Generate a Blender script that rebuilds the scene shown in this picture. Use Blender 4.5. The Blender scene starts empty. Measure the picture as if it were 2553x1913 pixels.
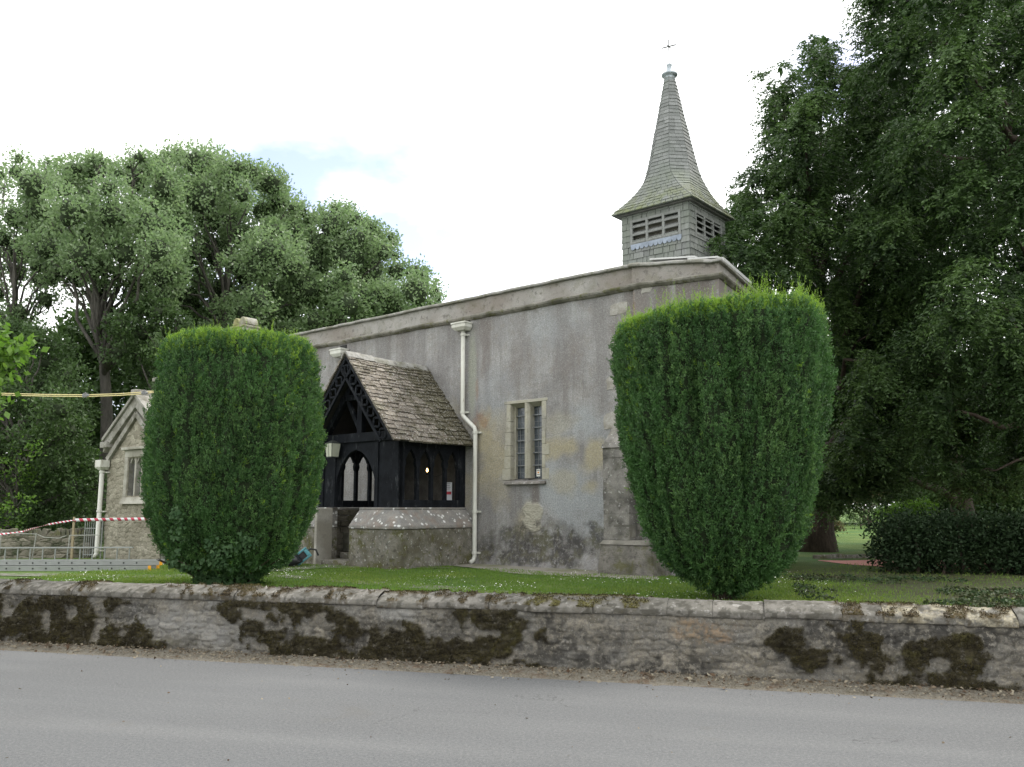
import bpy, math, random
import numpy as np
from mathutils import Vector, Matrix

rng = np.random.default_rng(7)
random.seed(7)
R = math.radians
scene = bpy.context.scene
COL = scene.collection

# ------------------------------------------------------------------ camera
FPX, CX, CY, HOR = 2150.0, 1276.5, 956.5, 1265.0
EYE, G = 1.65, 0.52                       # eye above the road; lawn above the road
PITCH = math.atan((HOR - CY) / FPX)
cam_d = bpy.data.cameras.new("camera"); cam = bpy.data.objects.new("camera", cam_d)
COL.objects.link(cam); scene.camera = cam
cam_d.sensor_width = 36; cam_d.lens = FPX / 2553 * 36
cam_d.clip_start = 0.05; cam_d.clip_end = 3000
cam.location = (0, 0, EYE); cam.rotation_euler = (math.pi / 2 + PITCH, 0, 0)

# ------------------------------------------------------------------ light
SUN_EL, SUN_AZ = 52, 62                  # azimuth measured clockwise from the view direction (+Y)
w = bpy.data.worlds.new("World"); scene.world = w; w.use_nodes = True
nt = w.node_tree; nt.nodes.clear()
out = nt.nodes.new("ShaderNodeOutputWorld"); bg = nt.nodes.new("ShaderNodeBackground")
sky = nt.nodes.new("ShaderNodeTexSky"); sky.sky_type = 'NISHITA'; sky.sun_disc = False
sky.sun_elevation = R(SUN_EL); sky.sun_rotation = R(SUN_AZ)
sky.air_density = 1.0; sky.dust_density = 1.5
tc = nt.nodes.new("ShaderNodeTexCoord")
def wn(t, **k):
    n = nt.nodes.new(t)
    for a, b in k.items(): setattr(n, a, b)
    return n
def wl(a, b): nt.links.new(a, b)
nz = wn("ShaderNodeTexNoise"); nz.inputs['Scale'].default_value = 3.2; nz.inputs['Detail'].default_value = 7; nz.inputs['Roughness'].default_value = .55
mp = wn("ShaderNodeMapping"); mp.inputs['Scale'].default_value = (1, 1, 2.2)
wl(tc.outputs['Generated'], mp.inputs[0]); wl(mp.outputs[0], nz.inputs['Vector'])
def pxdir(x, y):
    dx, dy = x - CX, CY - y
    v = Vector((dx, FPX * math.cos(PITCH) - dy * math.sin(PITCH), dy * math.cos(PITCH) + FPX * math.sin(PITCH)))
    return v.normalized()
holes = None                              # where the cloud cover opens on blue
for (hx, hy, rad) in ((690, 430, .055), (760, 470, .045), (1010, 600, .06), (960, 570, .05), (1100, 620, .045), (2080, 200, .03), (560, 800, .12), (280, 1050, .06)):
    d = wn("ShaderNodeVectorMath", operation='DISTANCE'); d.inputs[1].default_value = pxdir(hx, hy)
    wl(tc.outputs['Generated'], d.inputs[0])
    mr = wn("ShaderNodeMapRange"); mr.inputs['From Min'].default_value = rad * 2.2; mr.inputs['From Max'].default_value = 0
    wl(d.outputs['Value'], mr.inputs[0])
    if holes is None: holes = mr.outputs[0]
    else:
        m = wn("ShaderNodeMath", operation='MAXIMUM'); wl(holes, m.inputs[0]); wl(mr.outputs[0], m.inputs[1]); holes = m.outputs[0]
m2 = wn("ShaderNodeMath", operation='MULTIPLY_ADD'); m2.inputs[1].default_value = .30; wl(holes, m2.inputs[0]); wl(nz.outputs['Fac'], m2.inputs[2])
cov = wn("ShaderNodeMapRange"); cov.inputs['From Min'].default_value = .60; cov.inputs['From Max'].default_value = .80
cov.inputs['To Min'].default_value = 1; cov.inputs['To Max'].default_value = .05
wl(m2.outputs[0], cov.inputs[0])
nz2 = wn("ShaderNodeTexNoise"); nz2.inputs['Scale'].default_value = 1.7; nz2.inputs['Detail'].default_value = 4
wl(mp.outputs[0], nz2.inputs['Vector'])
cr = wn("ShaderNodeMapRange"); cr.inputs['From Min'].default_value = .3; cr.inputs['From Max'].default_value = .7
cr.inputs['To Min'].default_value = 9.5; cr.inputs['To Max'].default_value = 14.5
wl(nz2.outputs['Fac'], cr.inputs[0])
gd = wn("ShaderNodeVectorMath", operation='DISTANCE'); gd.inputs[1].default_value = pxdir(740, 10); wl(tc.outputs['Generated'], gd.inputs[0])
gm = wn("ShaderNodeMapRange"); gm.inputs['From Min'].default_value = .02; gm.inputs['From Max'].default_value = .34; gm.inputs['To Min'].default_value = .42; gm.inputs['To Max'].default_value = 1.0
ga = wn("ShaderNodeMath", operation='MULTIPLY_ADD'); ga.inputs[1].default_value = -.6; wl(nz.outputs['Fac'], ga.inputs[0]); wl(gd.outputs['Value'], ga.inputs[2])
gb2 = wn("ShaderNodeMath", operation='ADD'); gb2.inputs[1].default_value = .32; wl(ga.outputs[0], gb2.inputs[0]); wl(gb2.outputs[0], gm.inputs[0])
crm = wn("ShaderNodeMath", operation='MULTIPLY'); wl(cr.outputs[0], crm.inputs[0]); wl(gm.outputs[0], crm.inputs[1]); cr = crm
cc = wn("ShaderNodeVectorMath", operation='SCALE'); cc.inputs[0].default_value = (.985, 1.0, 1.0); wl(cr.outputs[0], cc.inputs['Scale'])
sk = wn("ShaderNodeVectorMath", operation='MULTIPLY'); sk.inputs[1].default_value = (2.1, 1.78, 1.85); wl(sky.outputs[0], sk.inputs[0])
mx = wn("ShaderNodeMix", data_type='RGBA'); wl(cov.outputs[0], mx.inputs[0]); wl(sk.outputs[0], mx.inputs[6]); wl(cc.outputs[0], mx.inputs[7])
wl(mx.outputs[2], bg.inputs[0]); bg.inputs[1].default_value = 0.10; wl(bg.outputs[0], out.inputs[0])

sl = bpy.data.lights.new("sun", 'SUN'); sl.energy = 1.8; sl.angle = R(12); sl.color = (1, .96, .9)
so = bpy.data.objects.new("sun", sl); COL.objects.link(so)
sd = Vector((math.sin(R(SUN_AZ)) * math.cos(R(SUN_EL)), math.cos(R(SUN_AZ)) * math.cos(R(SUN_EL)), math.sin(R(SUN_EL))))
so.rotation_euler = sd.to_track_quat('Z', 'Y').to_euler(); so.location = sd * 60
scene.view_settings.view_transform = 'Standard'; scene.view_settings.look = 'None'
scene.view_settings.gamma = 1; scene.view_settings.exposure = 0.90

# ------------------------------------------------------------------ measuring helpers (survey of the place)
def ray(x, y):
    dx, dy = x - CX, CY - y
    return np.array([dx, FPX * math.cos(PITCH) - dy * math.sin(PITCH), dy * math.cos(PITCH) + FPX * math.sin(PITCH)])
CAM = np.array([0, 0, EYE])
def at(x, y, Y):
    r = ray(x, y); return CAM + r * (Y / r[1])
def onz(x, y, z=G):
    r = ray(x, y); return CAM + r * ((z - EYE) / r[2])
AZ = R(-50.195246)
O = np.array([3.538, 14.1604, 0.0])
U = np.array([-math.sin(AZ), -math.cos(AZ), 0]); V = np.array([-U[1], U[0], 0])
def wallpt(x, y, off=0.0):                # pixel -> (along, height) on the church's south wall
    r = ray(x, y); p0 = O + V * off
    p = CAM + r * (np.dot(p0 - CAM, V) / np.dot(r, V)); d = p - O
    return float(np.dot(d, U)), float(p[2] - G)
def sidept(x, y, X):
    r = ray(x, y); p0 = O + U * X
    p = CAM + r * (np.dot(p0 - CAM, U) / np.dot(r, U)); d = p - O
    return float(np.dot(d, V)), float(p[2] - G)
def W(X, v, Z): return O + U * X + V * v + np.array([0, 0, G + Z])

# ------------------------------------------------------------------ noise in numpy
def _hash(ix, iy, iz, s):
    h = (ix * 374761393 + iy * 668265263 + iz * 2147483647 + s * 974634777) & 0xFFFFFFFF
    h = ((h ^ (h >> 13)) * 1274126177) & 0xFFFFFFFF
    h = (h ^ (h >> 16)) & 0xFFFFFFFF
    return h / 4294967295.0
def vnoise(p, s=0):
    p = np.asarray(p, float); i = np.floor(p).astype(np.int64); f = p - i; f = f * f * (3 - 2 * f)
    r = 0
    for a in (0, 1):
        for b in (0, 1):
            for c in (0, 1):
                wgt = (f[..., 0] if a else 1 - f[..., 0]) * (f[..., 1] if b else 1 - f[..., 1]) * (f[..., 2] if c else 1 - f[..., 2])
                r = r + wgt * _hash(i[..., 0] + a, i[..., 1] + b, i[..., 2] + c, s)
    return r
def fbm(p, o=4, s=0):
    p = np.asarray(p, float); r = 0; a = .5; t = 0
    for k in range(o):
        r = r + a * vnoise(p * 2 ** k, s + k); t += a; a *= .5
    return r / t

# ------------------------------------------------------------------ materials
class MT:
    def __init__(s, name):
        s.m = bpy.data.materials.new(name); s.m.use_nodes = True; s.t = s.m.node_tree; s.t.nodes.clear()
        s.out = s.t.nodes.new("ShaderNodeOutputMaterial"); s.b = s.t.nodes.new("ShaderNodeBsdfPrincipled")
        s.t.links.new(s.b.outputs[0], s.out.inputs[0]); s.b.inputs['Roughness'].default_value = .85
        s.b.inputs['Specular IOR Level'].default_value = .3
        s.tc = s.t.nodes.new("ShaderNodeTexCoord")
    def put(s, i, v):
        if hasattr(v, 'is_output') or isinstance(v, bpy.types.NodeSocket): s.t.links.new(v, i)
        else:
            if isinstance(v, (tuple, list)) and len(v) == 3 and i.type == 'RGBA': v = (*v, 1)
            i.default_value = v
    def noise(s, sc, det=4, ro=.55, st=(1, 1, 1), dist=0, off=0):
        mp = s.t.nodes.new("ShaderNodeMapping"); mp.inputs['Scale'].default_value = st; mp.inputs['Location'].default_value = (off, off * 1.7, off * .6)
        s.t.links.new(s.tc.outputs['Object'], mp.inputs[0])
        n = s.t.nodes.new("ShaderNodeTexNoise"); n.inputs['Scale'].default_value = sc; n.inputs['Detail'].default_value = det
        n.inputs['Roughness'].default_value = ro; n.inputs['Distortion'].default_value = dist
        s.t.links.new(mp.outputs[0], n.inputs['Vector']); return n.outputs['Fac']
    def voro(s, sc, st=(1, 1, 1), feat='F1', outp='Distance', rnd=1):
        mp = s.t.nodes.new("ShaderNodeMapping"); mp.inputs['Scale'].default_value = st
        s.t.links.new(s.tc.outputs['Object'], mp.inputs[0])
        n = s.t.nodes.new("ShaderNodeTexVoronoi"); n.feature = feat; n.inputs['Scale'].default_value = sc; n.inputs['Randomness'].default_value = rnd
        s.t.links.new(mp.outputs[0], n.inputs['Vector']); return n.outputs[outp]
    def rng(s, v, a, b, c=0, d=1):
        n = s.t.nodes.new("ShaderNodeMapRange"); s.put(n.inputs[0], v)
        for k, x in zip((1, 2, 3, 4), (a, b, c, d)): n.inputs[k].default_value = x
        return n.outputs[0]
    def math(s, op, a, b=0.0, c=None):
        n = s.t.nodes.new("ShaderNodeMath"); n.operation = op; s.put(n.inputs[0], a); s.put(n.inputs[1], b)
        if c is not None: s.put(n.inputs[2], c)
        return n.outputs[0]
    def mix(s, f, a, b, mode='MIX'):
        n = s.t.nodes.new("ShaderNodeMix"); n.data_type = 'RGBA'; n.blend_type = mode
        s.put(n.inputs[0], f); s.put(n.inputs[6], a); s.put(n.inputs[7], b); return n.outputs[2]
    def attr(s, name, outp='Fac'):
        n = s.t.nodes.new("ShaderNodeAttribute"); n.attribute_name = name; return n.outputs[outp]
    def sep(s, v):
        n = s.t.nodes.new("ShaderNodeSeparateColor"); s.t.links.new(v, n.inputs[0]); return n.outputs
    def bump(s, h, st=.5, d=.01):
        n = s.t.nodes.new("ShaderNodeBump"); n.inputs['Strength'].default_value = st; n.inputs['Distance'].default_value = d
        s.put(n.inputs['Height'], h); s.t.links.new(n.outputs[0], s.b.inputs['Normal'])
    def col(s, v): s.put(s.b.inputs['Base Color'], v)
    def rough(s, v): s.put(s.b.inputs['Roughness'], v)

def stone_mat(name, c1, c2, c3, sc=6, lich=0.0, moss=0.0, bump=.5, white=0.0):
    m = MT(name)
    c = m.mix(m.rng(m.noise(sc, 6, .6), .35, .65), c1, c2)
    c = m.mix(m.rng(m.noise(sc * .35, 3, .5, off=3), .45, .65), c, c3)
    c = m.mix(m.rng(m.noise(60, 3, .7), .35, .7, .0, .45), c, tuple(x * .45 for x in c1))
    if lich: c = m.mix(m.math('MULTIPLY', m.rng(m.noise(9, 5, .7, off=9), .55, .66), lich), c, (.06, .055, .045))
    if moss: c = m.mix(m.math('MULTIPLY', m.rng(m.noise(4.5, 6, .7, off=5), .52, .6), moss), c, (.085, .085, .02))
    if white: c = m.mix(m.math('MULTIPLY', m.rng(m.noise(17, 4, .6, off=15), .60, .66), white), c, (.55, .55, .52))
    m.col(c); m.rough(.92)
    m.bump(m.math('ADD', m.noise(sc * 4, 6, .65), m.math('MULTIPLY', m.noise(90, 3, .6), .4)), bump, .02); return m.m

def plain(name, c, rough=.6, metal=0, var=.25, sc=8, spec=.3, bump=.15):
    m = MT(name)
    m.col(m.mix(m.rng(m.noise(sc, 5, .6), .3, .7), tuple(x * (1 - var) for x in c), tuple(min(1, x * (1 + var)) for x in c)))
    m.rough(rough); m.b.inputs['Metallic'].default_value = metal; m.b.inputs['Specular IOR Level'].default_value = spec
    if bump: m.bump(m.noise(sc * 6, 4, .6), bump, .01)
    return m.m

def leaf_mat(name, ca, cb, cc=None, trans=.35, rough=.5, spec=.35, nsc=1.2):
    """two leaf greens varied leaf by leaf and bough by bough, with light passing through the blade"""
    m = MT(name)
    r = m.attr('rnd')
    c = m.mix(r, ca, cb)
    c = m.mix(m.rng(m.noise(nsc, 3, .5), .4, .68), c, cc if cc else cb)
    c = m.mix(m.rng(m.noise(nsc * 6, 2, .5, off=4), .35, .7, 0, .5), c, ca)
    m.col(c); m.rough(rough); m.b.inputs['Specular IOR Level'].default_value = spec
    tr = m.t.nodes.new("ShaderNodeBsdfTranslucent"); hs = m.t.nodes.new("ShaderNodeHueSaturation")
    hs.inputs['Value'].default_value = 1.5; hs.inputs['Saturation'].default_value = 1.1; m.t.links.new(c, hs.inputs['Color'])
    m.t.links.new(hs.outputs[0], tr.inputs[0])
    ms = m.t.nodes.new("ShaderNodeMixShader"); ms.inputs[0].default_value = trans
    m.t.links.new(m.b.outputs[0], ms.inputs[1]); m.t.links.new(tr.outputs[0], ms.inputs[2]); m.t.links.new(ms.outputs[0], m.out.inputs[0])
    return m.m

# ------------------------------------------------------------------ mesh helpers
def mesh_np(name, verts, faces, mat, parent=None, rnd=None, smooth=False, color=None, loc=None):
    """faces: (n,4) or (n,3) array of equal-sided polygons"""
    verts = np.asarray(verts, np.float32); faces = np.asarray(faces, np.int32)
    if loc is not None: verts = verts - np.asarray(loc, np.float32)
    k = faces.shape[1]
    me = bpy.data.meshes.new(name); me.vertices.add(len(verts)); me.vertices.foreach_set('co', verts.ravel())
    me.loops.add(faces.size); me.loops.foreach_set('vertex_index', faces.ravel())
    me.polygons.add(len(faces)); me.polygons.foreach_set('loop_start', np.arange(0, faces.size, k, dtype=np.int32))
    try: me.polygons.foreach_set('loop_total', np.full(len(faces), k, np.int32))
    except Exception: pass
    me.update(calc_edges=True)
    if smooth: me.polygons.foreach_set('use_smooth', np.ones(len(faces), bool))
    if rnd is not None:
        a = me.attributes.new('rnd', 'FLOAT', 'POINT'); a.data.foreach_set('value', np.asarray(rnd, np.float32))
    if color is not None:
        a = me.attributes.new('stain', 'FLOAT_COLOR', 'POINT'); a.data.foreach_set('color', np.asarray(color, np.float32).ravel())
    me.materials.append(mat)
    o = bpy.data.objects.new(name, me); COL.objects.link(o)
    if parent is not None: o.parent = parent
    if loc is not None: o.location = tuple(loc)
    return o

class MB:
    def __init__(s): s.v = []; s.f = []
    def add(s, vs, fs):
        n = len(s.v); s.v += [tuple(map(float, q)) for q in vs]; s.f += [tuple(n + i for i in q) for q in fs]
    def box(s, x0, x1, y0, y1, z0, z1, M=None):
        vs = [(x, y, z) for z in (z0, z1) for y in (y0, y1) for x in (x0, x1)]
        if M is not None: vs = [M @ Vector(q) for q in vs]
        s.add(vs, [(0, 2, 3, 1), (4, 5, 7, 6), (0, 1, 5, 4), (2, 6, 7, 3), (0, 4, 6, 2), (1, 3, 7, 5)]); return s
    def prism(s, lo, hi):
        """two rings of equal length, bottom counter-clockwise"""
        n = len(lo)
        s.add(list(lo) + list(hi), [tuple(range(n - 1, -1, -1)), tuple(range(n, 2 * n))] + [(i, (i + 1) % n, n + (i + 1) % n, n + i) for i in range(n)]); return s
    def bar(s, a, b, w, h=None, up=(0, 0, 1)):
        a = Vector(a); b = Vector(b); d = (b - a); L = d.length; d.normalize(); h = h or w
        u = Vector(up); x = d.cross(u)
        if x.length < 1e-4: x = d.cross(Vector((0, 1, 0)))
        x.normalize(); u = x.cross(d)
        M = Matrix((( *x, 0), (*d, 0), (*u, 0), (0, 0, 0, 1))).transposed(); M.translation = a
        return s.box(-w / 2, w / 2, 0, L, -h / 2, h / 2, M)
    def tube(s, pts, rad, n=8, caps=True):
        pts = [Vector(p) for p in pts]; rad = rad if isinstance(rad, (list, tuple)) else [rad] * len(pts)
        base = len(s.v); prev = None
        for i, p in enumerate(pts):
            d = (pts[min(i + 1, len(pts) - 1)] - pts[max(i - 1, 0)]).normalized()
            x = d.orthogonal().normalized() if prev is None else (prev - d * prev.dot(d)).normalized()
            prev = x; y = d.cross(x)
            for k in range(n):
                a = 2 * math.pi * k / n; s.v.append(tuple(p + (x * math.cos(a) + y * math.sin(a)) * rad[i]))
        for i in range(len(pts) - 1):
            for k in range(n):
                s.f.append((base + i * n + k, base + i * n + (k + 1) % n, base + (i + 1) * n + (k + 1) % n, base + (i + 1) * n + k))
        if caps:
            s.f.append(tuple(base + k for k in range(n - 1, -1, -1))); e = base + (len(pts) - 1) * n
            s.f.append(tuple(e + k for k in range(n)))
        return s
    def lathe(s, c, prof, n=16):
        return s.tube([(c[0], c[1], c[2] + z) for r, z in prof], [max(r, 1e-3) for r, z in prof], n)
    def build(s, name, mat, parent=None, bevel=0, smooth=False, loc=None):
        me = bpy.data.meshes.new(name); v = s.v
        if loc is not None: v = [(a - loc[0], b - loc[1], c - loc[2]) for a, b, c in v]
        me.from_pydata(v, [], s.f); me.materials.append(mat); me.update()
        if smooth: me.polygons.foreach_set('use_smooth', [True] * len(me.polygons))
        o = bpy.data.objects.new(name, me); COL.objects.link(o)
        if parent is not None: o.parent = parent
        if loc is not None: o.location = loc
        if bevel:
            b = o.modifiers.new("bevel", 'BEVEL'); b.width = bevel; b.segments = 2; b.limit_method = 'ANGLE'
        return o
def tag(o, label=None, cat=None, group=None, kind=None):
    if label: o['label'] = label
    if cat: o['category'] = cat
    if group: o['group'] = group
    if kind: o['kind'] = kind
    return o
def thing(name, label, cat, loc=(0, 0, 0), rz=0, group=None):
    o = bpy.data.objects.new(name, None); COL.objects.link(o); o.empty_display_size = .2
    o.location = loc; o.rotation_euler = (0, 0, rz); return tag(o, label, cat, group)

def ell(px, pz, lst, soft=.5, nz=None):
    """soft union of ellipses (x, z, rx, rz, strength) with ragged edges"""
    r = np.zeros_like(px)
    for (x, z, rx, rz, st) in lst:
        d = np.sqrt(((px - x) / rx) ** 2 + ((pz - z) / rz) ** 2)
        if nz is not None: d = d + (nz - .5) * 2.6
        r = np.maximum(r, st * np.clip((1 + soft / 2 - d) / soft, 0, 1))
    return r

# ------------------------------------------------------------------ foliage helpers
def leaves(pos, dirn, ln, wd, rnd, curl=.0, seed=1):
    """pointed leaves: four corners each, at pos, along dirn"""
    g = np.random.default_rng(seed); n = len(pos)
    d = dirn / (np.linalg.norm(dirn, axis=1, keepdims=True) + 1e-9)
    q = g.normal(size=(n, 3)); s = np.cross(d, q); s /= (np.linalg.norm(s, axis=1, keepdims=True) + 1e-9)
    ln = np.broadcast_to(ln, n)[:, None]; wd = np.broadcast_to(wd, n)[:, None]
    nn = np.cross(d, s)
    a = pos; b = pos + d * ln * .45 + s * wd * .5 + nn * ln * curl; c = pos + d * ln; e = pos + d * ln * .45 - s * wd * .5 + nn * ln * curl
    v = np.stack([a, b, c, e], 1).reshape(-1, 3)
    f = np.arange(4 * n).reshape(n, 4)
    return v, f, np.repeat(rnd, 4)
def unit(v): return v / (np.linalg.norm(v, axis=-1, keepdims=True) + 1e-9)
def inside(poly, x, y):
    c = False; n = len(poly); j = n - 1
    for i in range(n):
        xi, yi = poly[i]; xj, yj = poly[j]
        if (yi > y) != (yj > y) and x < (xj - xi) * (y - yi) / (yj - yi + 1e-9) + xi: c = not c
        j = i
    return c
def edge_dist(poly, x, y):
    m = 1e9; n = len(poly)
    for i in range(n):
        ax, ay = poly[i]; bx, by = poly[(i + 1) % n]; dx, dy = bx - ax, by - ay
        t = max(0, min(1, ((x - ax) * dx + (y - ay) * dy) / (dx * dx + dy * dy + 1e-9)))
        m = min(m, math.hypot(x - ax - t * dx, y - ay - t * dy))
    return m
def clumps(poly, n, r0, r1, Y, dY, seed=0, fit=.62):
    """leafy clumps (centre, radius in metres) filling the tree's outline at its real distance and depth"""
    g = random.Random(seed); xs = [p[0] for p in poly]; ys = [p[1] for p in poly]; res = []; tries = 0
    while len(res) < n and tries < n * 80:
        tries += 1
        x, y = g.uniform(min(xs), max(xs)), g.uniform(min(ys), max(ys))
        if not inside(poly, x, y): continue
        e = edge_dist(poly, x, y); r = g.uniform(r0, r1)
        if e < r * fit:
            r = e / fit
            if r < r0 * .45: continue
        if any(math.hypot(x - q[4], y - q[5]) < .42 * (r + q[6]) for q in res) and tries < n * 50: continue
        yy = Y + g.uniform(-dY, dY) * min(1, e / (r1 * 1.2) + .15)
        p = at(x, y, yy); res.append((p[0], p[1], p[2], r * yy / FPX, x, y, r))
    return [q[:4] for q in res]

def broad_crown(cl, dens, ln, wd, seed, up=.35, per=9, flat=.8):
    g = np.random.default_rng(seed); P = []; D = []; Rn = []
    for (x, y, z, r) in cl:
        n = int(dens * r * r) + 8
        d = unit(g.normal(size=(n, 3))); d[:, 2] += .15; d = unit(d)
        rr = r * (1 - g.random(n) ** 2 * .75)
        lump = .45 + 1.1 * fbm(d * 2.2 + np.array([x, y, z]), 3, seed)
        p = np.array([x, y, z]) + d * (rr * lump)[:, None] * np.array([1, 1, flat])
        p = np.repeat(p, per, 0) + g.normal(size=(n * per, 3)) * ln * .85
        dd = unit(np.repeat(d, per, 0) * .5 + g.normal(size=(n * per, 3)) * .75 + np.array([0, 0, up * .3]))
        P.append(p); D.append(dd); Rn.append(np.clip(np.repeat(g.random(n), per) * .6 + g.random(n * per) * .4, 0, 1))
    P = np.concatenate(P); D = np.concatenate(D); Rn = np.concatenate(Rn)
    s = g.uniform(.7, 1.25, len(P))
    return leaves(P, D, ln * s, wd * s, Rn, .06, seed)

def yew_crown(cl, axis, dens, seed, L=.42, per=12, ln=.085, wd=.022, fill=430):
    """drooping sprays: each a little arching twig with two rows of narrow leaves"""
    g = np.random.default_rng(seed); P = []; D = []; Rn = []
    for (x, y, z, r) in cl:
        c = np.array([x, y, z]); o = unit(c - np.array([axis[0], axis[1], z]))
        n = int(dens * r * r) + 10
        d = unit(g.normal(size=(n, 3)) + o * .5 + np.array([0, 0, .15]))
        rr = r * (1 - g.random(n) ** 2.2 * .7)
        lump = .35 + 1.25 * fbm(d * 2.6 + c, 3, seed)
        # each bough carries an upright plume at its tip
        p = c + d * (rr * lump)[:, None] * np.array([.95, .95, 1.05])
        tw = unit(d * .75 + o * .35 + g.normal(size=(n, 3)) * .35)
        tw[:, 2] = tw[:, 2] * .5 + .12
        Ls = L * g.uniform(.5, 1.3, n)
        t = np.linspace(.08, 1, per)[None, :, None]
        q = p[:, None, :] + tw[:, None, :] * t * Ls[:, None, None] + np.array([0, 0, -1.0]) * (t ** 2) * Ls[:, None, None] * g.uniform(.3, 1.0, n)[:, None, None] + g.normal(size=(n, per, 3)) * .022
        side = unit(np.cross(tw, np.array([0, 0, 1.0]) + g.normal(size=(n, 3)) * .25))
        sg = np.where(np.arange(per) % 2 == 0, 1.0, -1.0)[None, :, None]
        dd = side[:, None, :] * sg * .9 + tw[:, None, :] * .6 + np.array([0, 0, -1.0]) * (.25 + .5 * t) + g.normal(size=(n, per, 3)) * .25
        P.append(q.reshape(-1, 3)); D.append(unit(dd.reshape(-1, 3)))
        Rn.append(np.clip((np.repeat(g.random(n) ** 1.5, per) * .6 + np.tile(np.linspace(-.1, .35, per), n) + (.45 if r < .34 else 0)), 0, 1))
    P = np.concatenate(P); D = np.concatenate(D); Rn = np.concatenate(Rn)
    s = g.uniform(.7, 1.3, len(P)); a_, b_ = ln * s * 1.15, wd * s * 1.3
    for (x, y, z, r) in cl:                  # added larger leaf groups block sky gaps; coloured dark as the crown's inner shade
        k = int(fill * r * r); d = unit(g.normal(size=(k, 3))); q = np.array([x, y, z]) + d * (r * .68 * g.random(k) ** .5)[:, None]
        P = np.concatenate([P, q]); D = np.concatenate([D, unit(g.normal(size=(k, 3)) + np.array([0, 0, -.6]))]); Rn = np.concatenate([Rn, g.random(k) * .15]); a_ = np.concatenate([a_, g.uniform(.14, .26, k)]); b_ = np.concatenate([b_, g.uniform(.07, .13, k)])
    return leaves(P, D, a_, b_, Rn, .05, seed)

def limbs(mb, base, cl, r0, seed, fork=.35, lean=(0, 0), n=7, share=1.0, minr=.015, split=None):
    """a tapered, slightly crooked trunk and one limb into every clump"""
    g = random.Random(seed); base = np.array(base); zs = [c[2] for c in cl]
    top = base + np.array([lean[0], lean[1], (max(zs) - base[2]) * .82])
    def trunk(t): return base + (top - base) * t + np.array([math.sin(t * 5 + seed) * .12, math.cos(t * 4 + seed) * .12, 0]) * (top[2] - base[2]) * .15
    N = 14
    mb.tube([trunk(i / N) for i in range(N + 1)], [r0 * ((1 - i / N) ** .8 * .9 + .06) * (1 + .5 * math.exp(-i * 1.6)) for i in range(N + 1)], 12)
    for (x, y, z, r) in cl:
        if g.random() > share: continue
        t = fork + (1 - fork) * max(0, min(.95, (z - base[2]) / (top[2] - base[2]) - .25)) * g.uniform(.55, .95)
        a = trunk(t); b = np.array([x, y, z - r * .2]); L = np.linalg.norm(b - a)
        ra = max(minr * 2, min(r0 * (1 - t) * .55, .03 * L)); pts = []; rad = []
        for k in range(n + 1):
            s = k / n; p = a + (b - a) * s; p[2] += math.sin(s * math.pi) * L * .10 * g.uniform(.6, 1.4)
            if 0 < k < n: p = p + np.array([g.gauss(0, 1), g.gauss(0, 1), g.gauss(0, 1)]) * L * .022
            pts.append(p); rad.append(ra * (1 - s) + minr * s)
        mb.tube(pts, rad, 7)
        for q in range(3):
            e = b + np.array([g.gauss(0, 1), g.gauss(0, 1), g.gauss(0, .7) + .4]) * r * .5
            mb.tube([pts[-2], (np.array(pts[-2]) + e) / 2 + np.array([0, 0, .05]), e], [minr * 1.6, minr, minr * .4], 5)
    return mb

# ================================================================== THE SETTING
# direction of the road and its wall
A0 = onz(0, 1608, 0); A1 = onz(2553, 1738, 0)
RD = unit(A1 - A0); RN = np.array([-RD[1], RD[0], 0])       # RN points into the churchyard
RC = onz(1276, 1668, 0)
def RW(a, b, z): return RC + RD * a + RN * b + np.array([0, 0, z])   # along, behind wall face, height
def wallface(x, y):
    r = ray(x, y); p = CAM + r * (np.dot(RC - CAM, RN) / np.dot(r, RN)); d = p - RC
    return float(np.dot(d, RD)), float(p[2])
rz_road = math.atan2(RD[1], RD[0])

def strip(name, a0, a1, b0, b1, z, mat, na=1, nb=1, kind='structure', zf=None):
    aa, bb = np.meshgrid(np.linspace(a0, a1, na + 1), np.linspace(b0, b1, nb + 1))
    zz = np.full_like(aa, z) if zf is None else zf(aa, bb)
    P = RC[None, None, :] + RD * aa[..., None] + RN * bb[..., None]; P[..., 2] = zz
    idx = np.arange((na + 1) * (nb + 1)).reshape(nb + 1, na + 1)
    f = np.stack([idx[:-1, :-1], idx[:-1, 1:], idx[1:, 1:], idx[1:, :-1]], -1).reshape(-1, 4)
    o = mesh_np(name, P.reshape(-1, 3), f, mat); o['kind'] = kind; return o

# asphalt: aggregate speckle, worn paler and darker bands running along the road, fine cracks
m = MT("asphalt")
mpn = m.t.nodes.new("ShaderNodeMapping"); mpn.inputs['Rotation'].default_value = (0, 0, -rz_road); m.t.links.new(m.tc.outputs['Object'], mpn.inputs[0])
def rnoise(sc, st, det=4, ro=.5, off=0):
    mp2 = m.t.nodes.new("ShaderNodeMapping"); mp2.inputs['Scale'].default_value = st; mp2.inputs['Location'].default_value = (off, off, off); m.t.links.new(mpn.outputs[0], mp2.inputs[0])
    n = m.t.nodes.new("ShaderNodeTexNoise"); n.inputs['Scale'].default_value = sc; n.inputs['Detail'].default_value = det; n.inputs['Roughness'].default_value = ro
    m.t.links.new(mp2.outputs[0], n.inputs['Vector']); return n.outputs['Fac']
c = m.mix(m.rng(rnoise(1.6, (.06, 1, 1), 3), .4, .6), (.082, .086, .091), (.106, .109, .112))
c = m.mix(m.rng(rnoise(.8, (.5, 1, 1), 4, off=7), .42, .6, 0, .75), c, (.074, .077, .081)); c = m.mix(m.rng(rnoise(2.5, (.03, 1, 1), 3, off=3), .60, .68, 0, .25), c, (.08, .085, .09))
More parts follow.
